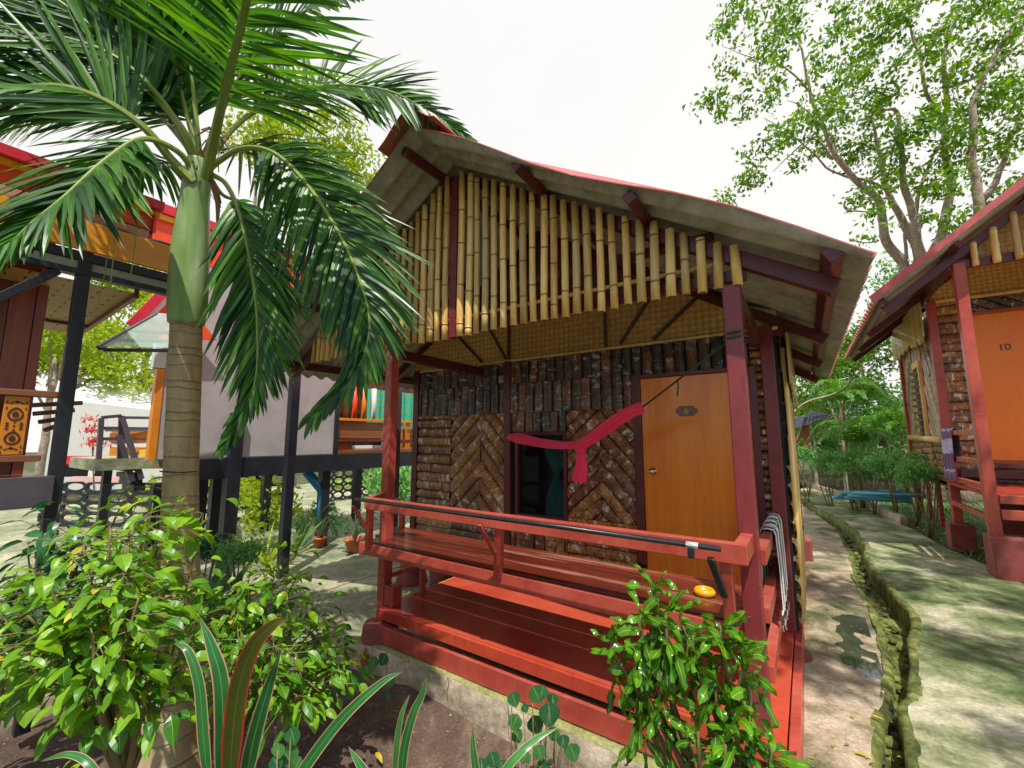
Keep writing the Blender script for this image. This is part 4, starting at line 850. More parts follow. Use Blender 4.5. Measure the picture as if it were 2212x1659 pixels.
# balustrade
ap('hand_rail', lambda b: b.box(XA - .12, XA - .03, -3.9, -1.80, .265, .305, 0, .6), TEAKX)
ap('bottom_rail', lambda b: b.box(XA - .12, XA - .03, -3.9, -1.90, -.145, -.105, 0, .6), TEAKX)
ap('floor_beam', lambda b: b.box(XA + .0, XA + .06, -3.9, -1.84, -.42, -.235, 0, .5), STEELG)
ap('floor', lambda b: b.box(XA - 1.6, XA - .02, -3.9, -1.86, -.30, -.24, 0, .5), TEAKX)
CUT = paint('dark_cutout', (.06, .02, .008), (.10, .03, .01), .6)
def carved(yc, w, z0, z1, X, par, sgn=1):
    mb = MB(); mb.box(X - .012, X + .012, yc - w / 2, yc + w / 2, z0, z1, 0, .5); o = mb.build('carved_panel', [ORANGE], par, False, .003)
    mb = MB(); H = z1 - z0; xf = X + .0145
    def ring(cz, r, r2, sy=1, a0=0, a1=6.283, n=18):
        vs = []; 
        for i in range(n + 1):
            a = a0 + (a1 - a0) * i / n; k = 1 + .25 * max(0, math.sin(a)) ** 4
            vs += [(xf, yc + r * math.cos(a), z0 + H * cz + r * sy * k * math.sin(a)), (xf, yc + r2 * math.cos(a), z0 + H * cz + r2 * sy * k * math.sin(a))]
        mb.add(vs, [(2 * i, 2 * i + 1, 2 * i + 3, 2 * i + 2) for i in range(n)])
    q = w * .33
    for cz in (.68, .27): ring(cz, q, q * .72, 1.1); ring(cz, q * .42, .001, 1.2)
    for cz in (.87, .08): ring(cz, q * .9, q * .55, .35, 0, 3.14); ring(cz + .03, q * .25, .001, .8)
    for dy in (-.28, .28):
        for cz in (.53, .49, .44): 
            s_ = w * .09; zc = z0 + H * cz; mb.add([(xf, yc + dy * w - s_, zc), (xf, yc + dy * w, zc + s_), (xf, yc + dy * w + s_, zc), (xf, yc + dy * w, zc - s_)], [(0, 1, 2, 3)])
    for cz in (.56, .49, .42): s_ = w * .07; zc = z0 + H * cz; mb.add([(xf, yc - s_, zc), (xf, yc, zc + s_), (xf, yc + s_, zc), (xf, yc, zc - s_)], [(0, 1, 2, 3)])
    for dy in (-.38, .38):
        for cz in (.9, .8, .05, .14): zc = z0 + H * cz; mb.add([(xf, yc + dy * w - w * .05, zc - .01), (xf, yc + dy * w, zc + .012), (xf, yc + dy * w + w * .05, zc - .01)], [(0, 1, 2)])
    mb.build('cutwork', [CUT], o); return o
for i in range(8): carved(-2.115 + .0 - .165 * (i - .5) - .0, .105, -.10, .262, XA - .06, A)
# rolled boards stack leaning behind the post
ap('scroll_bracket', lambda b: [b.bar((XA - .3, -1.96 + .03 * k, .22 - .055 * k), (XA - .3, -1.70 - .035 * k, .255 - .055 * k), .05, .03, (0, 0, 1), 0, .1) for k in range(4)], TEAKX)

# ================================================================== GREY HOUSE ON STILTS (behind the palm)
XB = -6.5; zF = -.262
H = thing('stilt_house', 'grey plastered house on black steel stilts behind the palm with a balcony', 'house', (-7.5, 1.5, -1.7))
def hp_(name, fn, m, parent=H, bevel=.004, smooth=False):
    mb = MB(); fn(mb); return mb.build(name, m, parent, smooth, bevel)
gw = MB(); gw.box(XB - .12, XB, -.62, 1.73, zF, 2.3); gw.box(XB - 3, XB - .12, 1.61, 1.73, zF, 2.3); gw.add([(XB - .12, -.62, zF), (XB - .12, -.62, 2.3), (XB - 2.2, .12, 2.3), (XB - 2.2, .12, zF)], [(0, 1, 2, 3)]); gw.build('wall', [GREYW], H, bevel=.01)
hp_('steel_beam', lambda b: b.box(XB - .02, XB + .06, -.30, 4.6, -.53, zF - .002, 0, .5), STEEL); hp_('steel_beam', lambda b: b.box(XB - 3, XB - .03, 1.6, 1.7, -.53, zF - .002, 0, .5), STEEL)
hp_('corner_board', lambda b: b.box(XB - .02, XB + .03, 1.731, 1.79, zF, 2.3, 0, .5), STEEL)
hp_('door_jamb', lambda b: b.box(XB - .1, XB + .012, -.70, -.622, zF, .85, 0, .8), ORANGE); hp_('white_column', lambda b: b.box(XB - .1, XB + .01, -.74, -.622, .86, 1.35, 0, .8), paint('pale_green_white', (.5, .6, .56), (.6, .68, .64), .5))
for X, Y in ((XB - .1, 1.66), (XB, 2.9), (XB, 4.4), (XB - .9, .2), (XB - 2.0, 1.66), (XB - 1.5, 3.3), (XB - .03, -.55), (XB - 1.3, .55)):
    hp_('stilt', lambda b: b.box(X - .07, X + .07, Y - .07, Y + .07, -1.75, -.535, 0, .5), STEEL)
ps = at(500, 1015, X=XB + .02); hp_('stilt', lambda b: b.box(XB - .06, XB + .1, ps.y - .07, ps.y + .09, -1.75, .35, 0, .5), STEEL)
p6 = at(632, 900, X=-5.5); hp_('steel_post', lambda b: b.box(-5.55, -5.45, p6.y - .055, p6.y + .055, -1.73, 1.5, 0, .5), STEEL)
p7 = at(857, 900, X=-5.1); hp_('steel_post', lambda b: b.box(-5.15, -5.05, p7.y - .05, p7.y + .05, -1.73, 1.3, 0, .5), STEELG)
# balcony right part
hp_('floor', lambda b: b.box(XB - 1.2, XB + .05, 1.8, 4.6, zF, zF + .06, 0, .5), TEAKX)
hp_('hand_rail', lambda b: b.box(XB - .03, XB + .03, 1.8, 4.6, .30, .345, 0, .9), ORANGE); hp_('hand_rail', lambda b: b.box(XB - .03, XB + .02, 1.8, 4.6, -.06, -.02, 0, .2), TEAK)
for i in range(9): carved(2.95 + .19 * i, .10, zF + .06, .30, XB + .0, H)
hp_('balcony_board', lambda b: b.box(XB - .05, XB - .02, 1.8, 2.75, .0, .29, 0, .9), TEAKX); hp_('balcony_board', lambda b: b.box(XB - .05, XB - .02, 1.8, 2.1, zF + .06, -.06, 0, .9), TEAK)
hp_('window_frame', lambda b: (b.box(XB - .9, XB - .86, 2.2, 2.26, zF + .06, .35), b.box(XB - .9, XB - .86, 3.4, 3.46, zF + .06, .35), b.box(XB - .9, XB - .86, 2.2, 3.46, zF + .06, zF + .12)), WHITE)
hp_('back_wall', lambda b: b.box(XB - 1.2, XB - 1.1, 1.8, 4.6, zF, 1.6, 0, .1), TEAK); hp_('window_glass', lambda b: b.box(XB - .9, XB - .88, 2.26, 3.4, zF + .12, .5), DARK)
for k, (y, mm) in enumerate(((1.95, ORRED), (2.12, ORANGE), (2.3, ORRED), (2.5, ORANGE), (2.72, WHITE))): hp_('hanging_towel', lambda b: b.tube([(XB - .3, y, .95), (XB - .3, y + .01, .6), (XB - .3, y, .36)], [.05, .045, .05], 8), mm, H, 0, True)
cu = MB(); vs = []; uvs = []; 
for j in range(2):
    for i in range(60): vs.append((XB - .6 + .03 * math.sin(i * .9), 2.8 + i * .03, (.98, .2)[j])); uvs.append((i / 59, j))
cu.add(vs, [(i, i + 1, 60 + i + 1, 60 + i) for i in range(59)], 0, .5, uvs); cu.build('curtain', [TURQ], H, True)
hp_('red_cloth', lambda b: b.box(XB - .3, XB - .28, 3.72, 3.85, .36, .8), REDCLOTH)
# roof of the grey house
hp_('roof_board', lambda b: b.box(XB - .05, XB, -1.2, 1.35, 2.30, 2.72, 0, .5), ORRED); hp_('roof_board', lambda b: b.box(XB - .02, XB + .04, -1.2, 1.38, 2.725, 2.80, 0, .5), YEL); hp_('roof_board', lambda b: b.box(XB - .02, XB + .07, -1.2, 1.4, 2.805, 2.93, 0, .5), CRIM)
g0, g1 = at(283, 703, X=XB + .2), at(385, 598, X=XB + .2)
gm = MB(); gm.bar(g0, g1, .06, .10, (0, 0, 1), 0, .5); gm.build('rake_board', [CRIM], H); gm = MB(); gm.bar(g0 + Vector((-.02, .03, -.09)), g1 + Vector((-.02, .03, -.09)), .05, .06, (0, 0, 1), 0, .5); gm.build('rake_board', [WHITE], H)
gm = MB(); gm.add([g0 + Vector((-.05, .05, -.14)), g1 + Vector((-.05, 0, -.14)), Vector((XB + .15, g1.y + .5, g0.z)), ], [(0, 1, 2)]); gm.build('gable_panel', [ORRED], H)
# glass awning
a0, a1, a2, a3 = at(213, 748, X=XB + .9), at(340, 676, X=XB + .5), at(400, 680, X=XB + .5), at(400, 752, X=XB + .9)
aw = MB(); aw.add([a0, a1, a2, a3], [(0, 1, 2, 3)]); AW = aw.build('glass_awning', [AWN], H)
for k in range(5):
    t = k / 4; hp_('awning_bar', lambda b: b.bar(a0.lerp(a1, t) + Vector((0, .03, -.03)), a3.lerp(a2, t) + Vector((0, 0, -.03)), .03, .035), STEEL, AW)
hp_('awning_bar', lambda b: b.bar(a0 + Vector((0, 0, -.02)), a1 + Vector((0, 0, -.02)), .03, .05), STEELG, AW)
# blue drain pipes under the house
for k, (dx, dy) in enumerate(((0, 0), (-.25, .18))):
    q = [at(660, 1020, X=-6.6), at(685, 1050, X=-6.6), at(694, 1062, X=-6.6), at(694, 1085, X=-6.6), at(690, 1175, X=-6.6)]; mb = MB(); mb.tube([p + Vector((dx, dy, 0)) for p in q], .055, 12, 0, .5)
    tag(mb.build('drain_pipe', [BLUE], None, True), ('bright blue drain pipe bent under the grey house, the nearer of the two', 'bright blue drain pipe beside the black stilt, partly hidden by the nearer one')[k], 'pipe', 'blue drain pipes under the grey house')
# landing with steel stair rail left of the trunk
L = thing('steel_staircase', 'dark steel landing with hand rails and steep stair left of the palm trunk', 'staircase', (-7.4, -.8, -1.7))
XL = -7.3; lp = lambda x, y, X=XL: at(x, y, X=X)
def lbar(a, b_, w=.04, name='rail', m=STEELG): mb = MB(); mb.bar(a, b_, w, w); mb.build(name, [m], L)
lbar(lp(219, 903), lp(213, 992), .05, 'rail_post', STEELG); lbar(lp(219, 902), lp(262, 898)); lbar(lp(262, 898), lp(258, 1000), .05, 'rail_post', STEEL); lbar(lp(262, 900), lp(305, 1035), .06, 'stair_rail'); lbar(lp(256, 940), lp(285, 1040), .06, 'stair_rail')
for y in (902, 925, 948): lbar(lp(264, y), lp(350, y + 1), .035)
for y in (925, 948): lbar(lp(217, y), lp(262, y))
mb = MB(); q = lp(213, 992); mb.box(XL - 1.2, XL + .05, q.y - .05, lp(350, 1000).y + .3, q.z - .14, q.z, 0, .5); mb.build('landing', [CONCL], L)
for k in range(5): mb = MB(); p_ = lp(262, 1000).lerp(lp(290, 1045), k / 4); mb.box(XL - .5, XL, p_.y, p_.y + .12, p_.z - .02 - k * .02, p_.z, 0, .5); mb.build('tread', [STEEL], L)
for y in (-.9, -.2): mb = MB(); mb.box(XL - .1, XL, y, y + .08, -1.75, q.z - .14, 0, .5); mb.build('stilt', [STEEL], L)

# ================================================================== far background (left)
WB = thing('white_building', 'sunlit white building behind the garden between the two stilt houses', 'building', at(240, 900, d=15))
wb0, wb1 = at(120, 850, d=15), at(420, 850, d=18)
mb = MB(); d_ = (wb1 - wb0); d_.z = 0; up_ = Vector((0, 0, 1)); mb.add([Vector((wb0.x, wb0.y, -1.9)), Vector((wb1.x, wb1.y, -1.9)), Vector((wb1.x, wb1.y, 1.0)), Vector((wb0.x, wb0.y, 1.4))], [(0, 1, 2, 3)]); bk = Vector((-2.5, 1.5, 0))
mb.add([Vector((wb0.x, wb0.y, 1.4)), Vector((wb1.x, wb1.y, 1.0)), Vector((wb1.x, wb1.y, 1.9)) + bk, Vector((wb0.x, wb0.y, 2.4)) + bk], [(0, 1, 2, 3)]); mb.build('wall', [paint('bright_white', (.88, .88, .88), (.93, .93, .92), .6)], WB)
OB = thing('orange_kiosk', 'small orange building seen through the stair rails left of the palm', 'building', at(290, 970, d=11))
def kbox(x0, x1, y0, y1, d, m, name, par=OB, th=.1):
    a, b_ = at(x0, y1, d=d), at(x1, y0, d=d); mb = MB(); u = Vector((b_.x - a.x, b_.y - a.y, 0)); n_ = Vector((u.y, -u.x, 0)).normalized() * th
    vs = [Vector((a.x, a.y, a.z)), Vector((b_.x, b_.y, a.z)), Vector((b_.x, b_.y, b_.z)), Vector((a.x, a.y, b_.z))]; vs += [v - n_ for v in vs]
    mb.add(vs, [(0, 1, 2, 3), (7, 6, 5, 4), (0, 4, 5, 1), (3, 2, 6, 7), (0, 3, 7, 4), (1, 5, 6, 2)]); return mb.build(name, [m], par)
kbox(232, 352, 930, 1012, 11, ORANGE, 'wall'); kbox(226, 360, 924, 932, 10.9, STEELG, 'roof_edge'); kbox(235, 262, 935, 955, 10.8, TEAKX, 'shutter'); kbox(300, 335, 968, 985, 10.8, YEL, 'sign_board'); kbox(236, 352, 958, 966, 10.8, WHITE, 'ledge')
RHs = thing('market_shed', 'low shed with red awning roof just right of the left steel post', 'shed', at(200, 1000, d=10))
kbox(120, 235, 1000, 1030, 10, DARK, 'opening', RHs); kbox(105, 236, 985, 1003, 9.8, CRIM, 'awning', RHs); kbox(188, 194, 1000, 1040, 9.7, WHITE, 'post', RHs); kbox(150, 300, 1030, 1046, 9.5, paint('pink_wall', (.7, .4, .4), (.8, .55, .5)), 'low_wall', RHs)

# pierced block fence (oval openings)
def pierced(name, p, q, rows, ow, z0, z1, label):
    P_, Q_ = Vector(p), Vector(q); Ln = (Q_ - P_).length; n = int(Ln / ow); bm = bmesh.new(); d = (Q_ - P_).normalized(); rh = (z1 - z0) / rows; nr = Vector((-d.y, d.x, 0)) * .05
    for i in range(n):
        for j in range(rows):
            c0 = Vector((P_.x, P_.y, z0)) + d * ((i + .5) * ow); c0.z = z0 + (j + .5) * rh; ri = []; ro = []
            for k in range(20):
                a = 2 * math.pi * k / 20; ca, sa = math.cos(a), math.sin(a); f = min(1 / max(abs(ca), 1e-6), 1 / max(abs(sa), 1e-6))
                ro.append(c0 + d * (ow / 2 * ca * f) + Vector((0, 0, rh / 2 * sa * f))); ri.append(c0 + d * (ow * .42 * ca) + Vector((0, 0, rh * .34 * sa)))
            A_ = [bm.verts.new(v) for v in ro]; B_ = [bm.verts.new(v) for v in ri]; C_ = [bm.verts.new(v + nr) for v in ri]
            for k in range(20):
                k2 = (k + 1) % 20; bm.faces.new((A_[k], A_[k2], B_[k2], B_[k])); bm.faces.new((B_[k], B_[k2], C_[k2], C_[k]))
    me = bpy.data.meshes.new(name); bm.to_mesh(me); bm.free(); me.materials.append(STEEL); o = bpy.data.objects.new(name, me); COL.objects.link(o); tag(o, label, 'fence'); return o
pierced('pierced_fence', at(90, 1050, d=8.5), at(420, 1040, d=8.0), 5, .52, -1.85, -.85, 'dark fence with rows of oval openings left of the palm trunk')
pierced('pierced_fence', at(430, 1020, d=8.2), at(660, 1030, d=9.5), 6, .55, -1.85, -.55, 'dark fence with rows of oval openings behind the stilts of the grey house')
pierced('pierced_fence', at(700, 1020, d=11.5), at(900, 1020, d=14), 8, .3, -1.85, -.3, 'far pierced fence seen under the balcony beside the left porch post')

# rubble, silt lumps and leaf litter in the drain and along the path
def stone(mb, c, s_, r, mat=0):
    n1, n2 = 5, 7; vs = [c + Vector((0, 0, s_ * .6))]; k0 = r.random() * 9
    for i in range(1, n1):
        for j in range(n2):
            a = math.pi * i / n1; b = 6.283 * j / n2; d = Vector((math.sin(a) * math.cos(b), math.sin(a) * math.sin(b), math.cos(a) * .6)); vs.append(c + d * s_ * (1 + .35 * noise.noise(d * 1.7 + Vector((k0, 0, 0)))))
    fs = [(0, 1 + j, 1 + (j + 1) % n2) for j in range(n2)]
    for i in range(n1 - 2):
        for j in range(n2): fs.append((1 + i * n2 + j, 1 + (i + 1) * n2 + j, 1 + (i + 1) * n2 + (j + 1) % n2, 1 + i * n2 + (j + 1) % n2))
    mb.add(vs, fs, mat)
rs = random.Random(44); mb = MB()
LE = lambda y: .09 + .17 * sm((y - .2) / .9) + .02
for k in range(520):
    y = rs.uniform(-1.5, 8) ** 1.0; xl = LE(y); x = xl + rs.uniform(0, .22) * (1 if y < 3.5 else .8); stone(mb, Vector((x, y, -1.585 + rs.uniform(-.01, .02))), rs.choice((.008, .012, .02, .03)) * rs.uniform(.7, 1.4), rs)
o = mb.build('drain_rubble', [MOSS], None, True); o['kind'] = 'stuff'; o['label'] = 'mossy rubble and silt lying in the narrow drain beside the path'; o['category'] = 'rubble'
mb = MB()
for k in range(420):
    q = rs.random()
    if q < .45: x, y, z = rs.uniform(-.3, .3), rs.uniform(-1, 7), -1.488
    elif q < .6: y = rs.uniform(-1, 6); x, z = LE(y) + rs.uniform(0, .2), -1.56
    else: x, y, z = rs.uniform(.7, 2.4), rs.uniform(-.5, 8), -1.375; 
    if x > 1.3 and y > 4: continue
    a = rs.uniform(0, 6.28); s_ = rs.uniform(.012, .035); mb.leaf((x, y, z), (math.cos(a), math.sin(a), .15), (0, 0, 1), s_, s_ * .5, .3, .3, 2, 'ovate', rs.choice((0, 0, 1)), rs.random())
o = mb.build('leaf_litter', [PALMDRY, DEADLEAF]); o['kind'] = 'stuff'; o['label'] = 'scattered dry leaf litter on the apron, drain and path'; o['category'] = 'leaf litter'
# ================================================================== VEGETATION
def rnd_dir(r, up=.3): 
    a = r.uniform(0, 6.283); z = r.uniform(-1, 1) * (1 - up) + up; s_ = math.sqrt(max(.05, 1 - z * z)); return Vector((s_ * math.cos(a), s_ * math.sin(a), z))
# ---- royal palm
C = lambda x, y, d: at(x, y, d=d)
r = random.Random(21)
PY = -1.47
tr = [at(362, 1720, d=2.34), at(365, 1600, d=2.38), at(380, 1400, d=2.42), at(387, 1200, d=2.46), at(392, 1000, d=2.50), at(398, 850, d=2.53), at(403, 700, d=2.56)]
cr_ = [at(403, 700, d=2.56), at(407, 640, d=2.57), at(412, 540, d=2.59), at(420, 440, d=2.61), at(427, 380, d=2.62), at(432, 345, d=2.63)]
PT = thing('palm_tree', 'tall palm with ringed grey trunk and smooth green crownshaft in the front planter', 'palm tree', (tr[0].x, tr[0].y, -1.86))
mb = MB(); P = spline([Vector((tr[0].x - .005, tr[0].y, -1.90))] + tr, 30); n = len(P)
rw = lambda t: .13 * (1 - t) ** 3 + .089 + .002 * math.sin(t * 9) - .010 * t
seg = []; L_ = 0; nxt = .06; cum = [0]
for i in range(1, n): cum.append(cum[-1] + (P[i] - P[i - 1]).length)
tot = cum[-1]; rings = []; z = .1
while z < tot: rings.append(z); z += r.uniform(.045, .125) * (1.3 if z < 1 else .8 if z > tot - .5 else 1)
ss = [0]
for a in rings: ss += [a - .008, a, a + .006, a + .02]
ss.append(tot); ss = sorted(s_ for s_ in ss if 0 <= s_ <= tot)
def atlen(s_):
    for i in range(1, n):
        if cum[i] >= s_: return P[i - 1].lerp(P[i], (s_ - cum[i - 1]) / max(1e-6, cum[i] - cum[i - 1]))
    return P[-1]
pp = []; rr = []; vv = []; Nn = 28; vs = []; uvs = []
for s_ in ss:
    c0 = atlen(s_); k = min(abs(s_ - a) for a in rings); f = .985 if k < .001 else (1.02 if k < .0085 and s_ not in rings else 1.0); t = s_ / tot
    for q in range(Nn + 1):
        a = 2 * math.pi * q / Nn; R_ = rw(t) * f * (1 + .025 * noise.noise((math.cos(a) * 2, math.sin(a) * 2, s_ * 4))); wz = .012 * noise.noise((math.cos(a) * 1.2, math.sin(a) * 1.2, s_ * 5))
        vs.append(c0 + Vector((R_ * math.cos(a), R_ * math.sin(a), wz))); uvs.append((t, q / Nn))
fs = []
for i in range(len(ss) - 1):
    ringf = any(abs((ss[i] + ss[i + 1]) / 2 - a) < .0045 for a in rings)
    mb.add(vs[i * (Nn + 1):(i + 2) * (Nn + 1)], [(q, q + 1, Nn + 1 + q + 1, Nn + 1 + q) for q in range(Nn)], 0, (.62 if i % 3 else .75) if ringf else .3, uvs[i * (Nn + 1):(i + 2) * (Nn + 1)])
TKO = mb.build('trunk', [TRUNK], PT, True)
mb = MB(); P = spline(cr_, 8); mm = len(P)
mb.tube(P, [(.084 + .019 * math.sin(math.pi * min(1, (i / mm) * 1.5 + .12)) - .020 * (i / mm) ** 2.2 - (.02 if i == mm - 1 else 0)) for i in range(mm)], 28, 0, .5, True, lambda a, l: 1 + .02 * math.sin(3 * a + l * 3)); mb.build('crownshaft', [SHAFT], PT, True)
mb = MB(); mb.tube([at(345, 1018, d=2.36), at(388, 1021, d=2.37), at(431, 1018, d=2.42)], .004, 5); mb.build('wire_tie', [BLK], PT, True)

mb = MB()
for k in range(7):
    a_ = C(462 + k * 1.5, 395 + 8 * k, 2.58); b_ = C(478 - k * 1.5, 440 + 9 * k, 2.6); mb.tube([C(452, 385, 2.56), a_, a_.lerp(b_, .6), b_], [.006, .012, .009, .003], 6, 0, r.random())
for k in range(12):
    p = C(r.uniform(395, 455), r.uniform(350, 385), 2.54); mb.tube([p, p + Vector((r.uniform(-.05, .05), 0, r.uniform(-.03, .06)))], [.005, .002], 5, 0, r.random())
mb.build('torn_sheath', [PALMDRY], PT, True)
def frond(pts, ll=.62, lw=.038, start=.12, dens=46, droop=.9, rr0=.024, seed=0, upn=None, dry=False, spread=1.05, name='frond', light=None, parent=None, tipf=.35, vw=False):
    if vw: upn = -FW * .85 + Vector((0, 0, .45))
    r = random.Random(seed); P = spline(pts, 12); cum = [0]
    for i in range(1, len(P)): cum.append(cum[-1] + (P[i] - P[i - 1]).length)
    tot = cum[-1]; mb = MB(); mb.tube(P, [rr0 * (1 - .85 * i / (len(P) - 1)) for i in range(len(P))], 7, 0, .5)
    n = int(tot * dens); 
    for i in range(n):
        t = start + (1 - start) * (i + r.random() * .5) / n; s_ = t * tot; k = max(j for j in range(len(P)) if cum[j] <= s_ + 1e-9); k = min(k, len(P) - 2)
        p = P[k].lerp(P[k + 1], (s_ - cum[k]) / max(1e-6, cum[k + 1] - cum[k])); T = (P[k + 1] - P[k]).normalized(); un = Vector(upn) if upn else Vector((0, 0, 1))
        side = T.cross(un)
        if side.length < .2: side = T.cross(Vector((FW)))
        side.normalize(); nn_ = side.cross(T).normalized()
        u = (t - start) / (1 - start); prof = (.55 + .45 * math.sin(math.pi * min(1, u * 1.25 + .12))) * (1 - (1 - tipf) * max(0, u - .6) / .4)
        for sg in (-1, 1):
            if r.random() < .04: continue
            ang = spread * (1 - .55 * u ** 1.5) + r.uniform(-.12, .12); el_ = r.uniform(-.2, .35)
            d = T * math.cos(ang) + (side * sg * math.cos(el_) + nn_ * math.sin(el_)) * math.sin(ang)
            L = ll * prof * r.uniform(.85, 1.12); mb.leaf(p, d, nn_, L, lw * r.uniform(.8, 1.15), droop * r.uniform(.6, 1.4), .3, 6, 'blade', 1, (light if light is not None else r.random() ** 1.5), r.uniform(-.35, .35))
    o = mb.build(name, [PETI, PALMDRY if dry else PALMLEAF], parent or PT, False); return o
crown = C(430, 365, 2.62)
frond([C(446, 385, 2.56), C(463, 300, 2.4), C(490, 180, 2.1), C(520, 60, 1.8), C(560, -120, 1.5), C(620, -330, 1.3)], .60, .034, .30, 34, .3, .030, 1)
frond([C(450, 345, 2.66), C(520, 262, 2.75), C(620, 205, 2.85), C(720, 185, 3.0), C(830, 195, 3.0), C(900, 226, 3.05), C(960, 262, 3.12), C(1010, 300, 3.2)], .56, .034, .22, 46, .35, .018, 2, vw=True)
frond([C(455, 360, 2.6), C(520, 322, 2.5), C(590, 330, 2.4), C(660, 395, 2.3), C(730, 500, 2.2), C(775, 600, 2.12), C(798, 700, 2.08), C(770, 800, 2.05), C(672, 905, 2.02)], .56, .032, .2, 54, .55, .017, 3, vw=True, spread=.8)
frond([C(455, 375, 2.58), C(490, 400, 2.5), C(520, 470, 2.42), C(543, 580, 2.35), C(556, 700, 2.3), C(552, 820, 2.27), C(520, 900, 2.25), C(482, 965, 2.24)], .46, .032, .18, 58, .5, .016, 4, vw=True, spread=.75)
frond([C(418, 395, 2.56), C(370, 345, 2.5), C(310, 275, 2.4), C(220, 215, 2.3), C(120, 185, 2.2), C(0, 200, 2.1), C(-110, 260, 2.0)], .60, .034, .32, 64, .15, .03, 5, vw=True)
frond([C(425, 380, 2.6), C(385, 328, 2.5), C(310, 300, 2.35), C(230, 345, 2.15), C(140, 425, 1.95), C(60, 490, 1.85), C(-30, 580, 1.75)], .52, .036, .25, 62, .35, .02, 6, vw=True, spread=.95)
frond([C(430, 350, 2.66), C(412, 280, 2.7), C(392, 200, 2.7), C(365, 90, 2.6), C(320, -30, 2.4), C(250, -140, 2.2)], .62, .036, .25, 46, .3, .02, 7, vw=True)
frond([C(425, 345, 2.66), C(385, 265, 2.6), C(300, 175, 2.6), C(200, 60, 2.5), C(90, -20, 2.4), C(-40, -80, 2.3)], .70, .034, .25, 62, .2, .024, 8, vw=True)
frond([C(440, 345, 2.66), C(470, 260, 2.75), C(530, 150, 2.7), C(610, 60, 2.6), C(700, 5, 2.5), C(800, -10, 2.4)], .5, .036, .3, 30, .3, .018, 9, vw=True)
frond([C(455, 365, 2.62), C(520, 315, 2.9), C(600, 330, 3.1), C(660, 380, 3.3), C(720, 450, 3.4)], .55, .034, .2, 40, .9, .014, 10)
frond([C(448, 372, 2.6), C(480, 420, 2.7), C(520, 440, 2.75), C(570, 500, 2.8), C(600, 600, 2.8), C(600, 720, 2.8)], .5, .034, .2, 40, .8, .014, 12)
frond([C(425, 372, 2.62), C(392, 360, 2.8), C(350, 352, 2.95), C(300, 370, 3.05), C(270, 420, 3.1)], .4, .03, .3, 34, 1.0, .012, 13)
frond([C(420, 350, 2.66), C(360, 230, 2.6), C(260, 130, 2.5), C(130, 80, 2.4), C(10, 80, 2.3), C(-120, 130, 2.2)], .64, .036, .3, 62, .2, .02, 14, vw=True)
frond([C(425, 355, 2.64), C(390, 300, 2.75), C(330, 240, 2.9), C(240, 200, 3.0), C(140, 210, 3.1), C(40, 260, 3.2), C(-60, 330, 3.2)], .66, .034, .2, 50, .2, .018, 15, vw=True)
frond([C(432, 345, 2.66), C(420, 240, 2.8), C(440, 120, 2.9), C(480, 0, 2.9), C(530, -120, 2.8)], .62, .034, .25, 46, .2, .016, 16, vw=True)
frond([C(428, 350, 2.66), C(350, 240, 2.9), C(240, 120, 3.0), C(130, 20, 3.0), C(20, -60, 3.0)], .7, .034, .25, 46, .2, .018, 17, vw=True)
# spear leaf and dry inflorescence
mb = MB(); mb.tube([C(432, 350, 2.6), C(425, 270, 2.62), C(414, 160, 2.6), C(405, 60, 2.55)], [.018, .014, .009, .003], 8, 0, .8); mb.build('spear_leaf', [PETI], PT, True)
mb = MB()
for k in range(26):
    p = C(467, 300, 2.62); e = p + Vector((r.uniform(-.1, .12), r.uniform(-.1, .1), r.uniform(-.25, .05))); mb.tube([p + Vector((0, 0, .02)), (p + e) / 2 + Vector((0, 0, .05)), e], .004, 4, 0, r.random())
mb.build('dry_inflorescence', [PALMDRY], PT)
for x, y0_, y1_, dd in ((260, 330, 640, 2.0), (306, 360, 600, 2.1), (235, 520, 660, 2.2)):
    mb = MB(); mb.tube([C(x, y0_, dd), C(x - 8, (y0_ + y1_) / 2, dd), C(x - 24, y1_, dd)], .0022, 4, 0, .8); mb.build('hanging_fibre', [PETI], PT)

# ---- foliage helpers
def foliage(mb, blobs, n, size, seed, mid=0, shape='ovate', clump=.14, perc=14, seg=2, W=.5, varf=None, droop=.3):
    r = random.Random(seed); tv = [b[1] for b in blobs]; tot = sum(x * x for x in tv)
    for c, R in blobs:
        c = Vector(c); nc = max(1, int(n / perc * R * R / tot))
        for _ in range(nc):
            dv = rnd_dir(r, 0); cc = c + Vector((dv.x, dv.y, dv.z * .75)) * R * r.random() ** .45; base = r.random()
            for _ in range(perc):
                q = cc + Vector((r.gauss(0, clump), r.gauss(0, clump), r.gauss(0, clump * .6))); s_ = size * r.uniform(.6, 1.3)
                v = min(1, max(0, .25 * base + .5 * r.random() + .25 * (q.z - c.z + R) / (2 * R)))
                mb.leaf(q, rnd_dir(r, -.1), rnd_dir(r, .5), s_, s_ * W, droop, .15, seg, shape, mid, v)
def tree(name, label, cat, blobs, n, size, lm, trunks, seed, group=None, clump=.14, perc=14, bark=None):
    base = Vector(trunks[0][0][0]) if trunks else Vector(blobs[0][0]); T = thing(name, label, cat, base, group)
    for pts, rad in trunks:
        mb = MB(); P = spline(pts, 6); k = len(P); P = [p + Vector((noise.noise(p * 2.1), noise.noise(p * 2.1 + Vector((5, 0, 0))), 0)) * .05 for p in P]; mb.tube(P, [rad[0] + (rad[1] - rad[0]) * i / (k - 1) for i in range(k)], 9, 0, .5); mb.build('trunk' if rad[0] > .09 else 'branch', [bark or BARKT], T, True)
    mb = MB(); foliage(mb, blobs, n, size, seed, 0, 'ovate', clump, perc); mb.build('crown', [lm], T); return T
D = 10.5
def c2(x, y, d=D): return at(x, y, d=d)
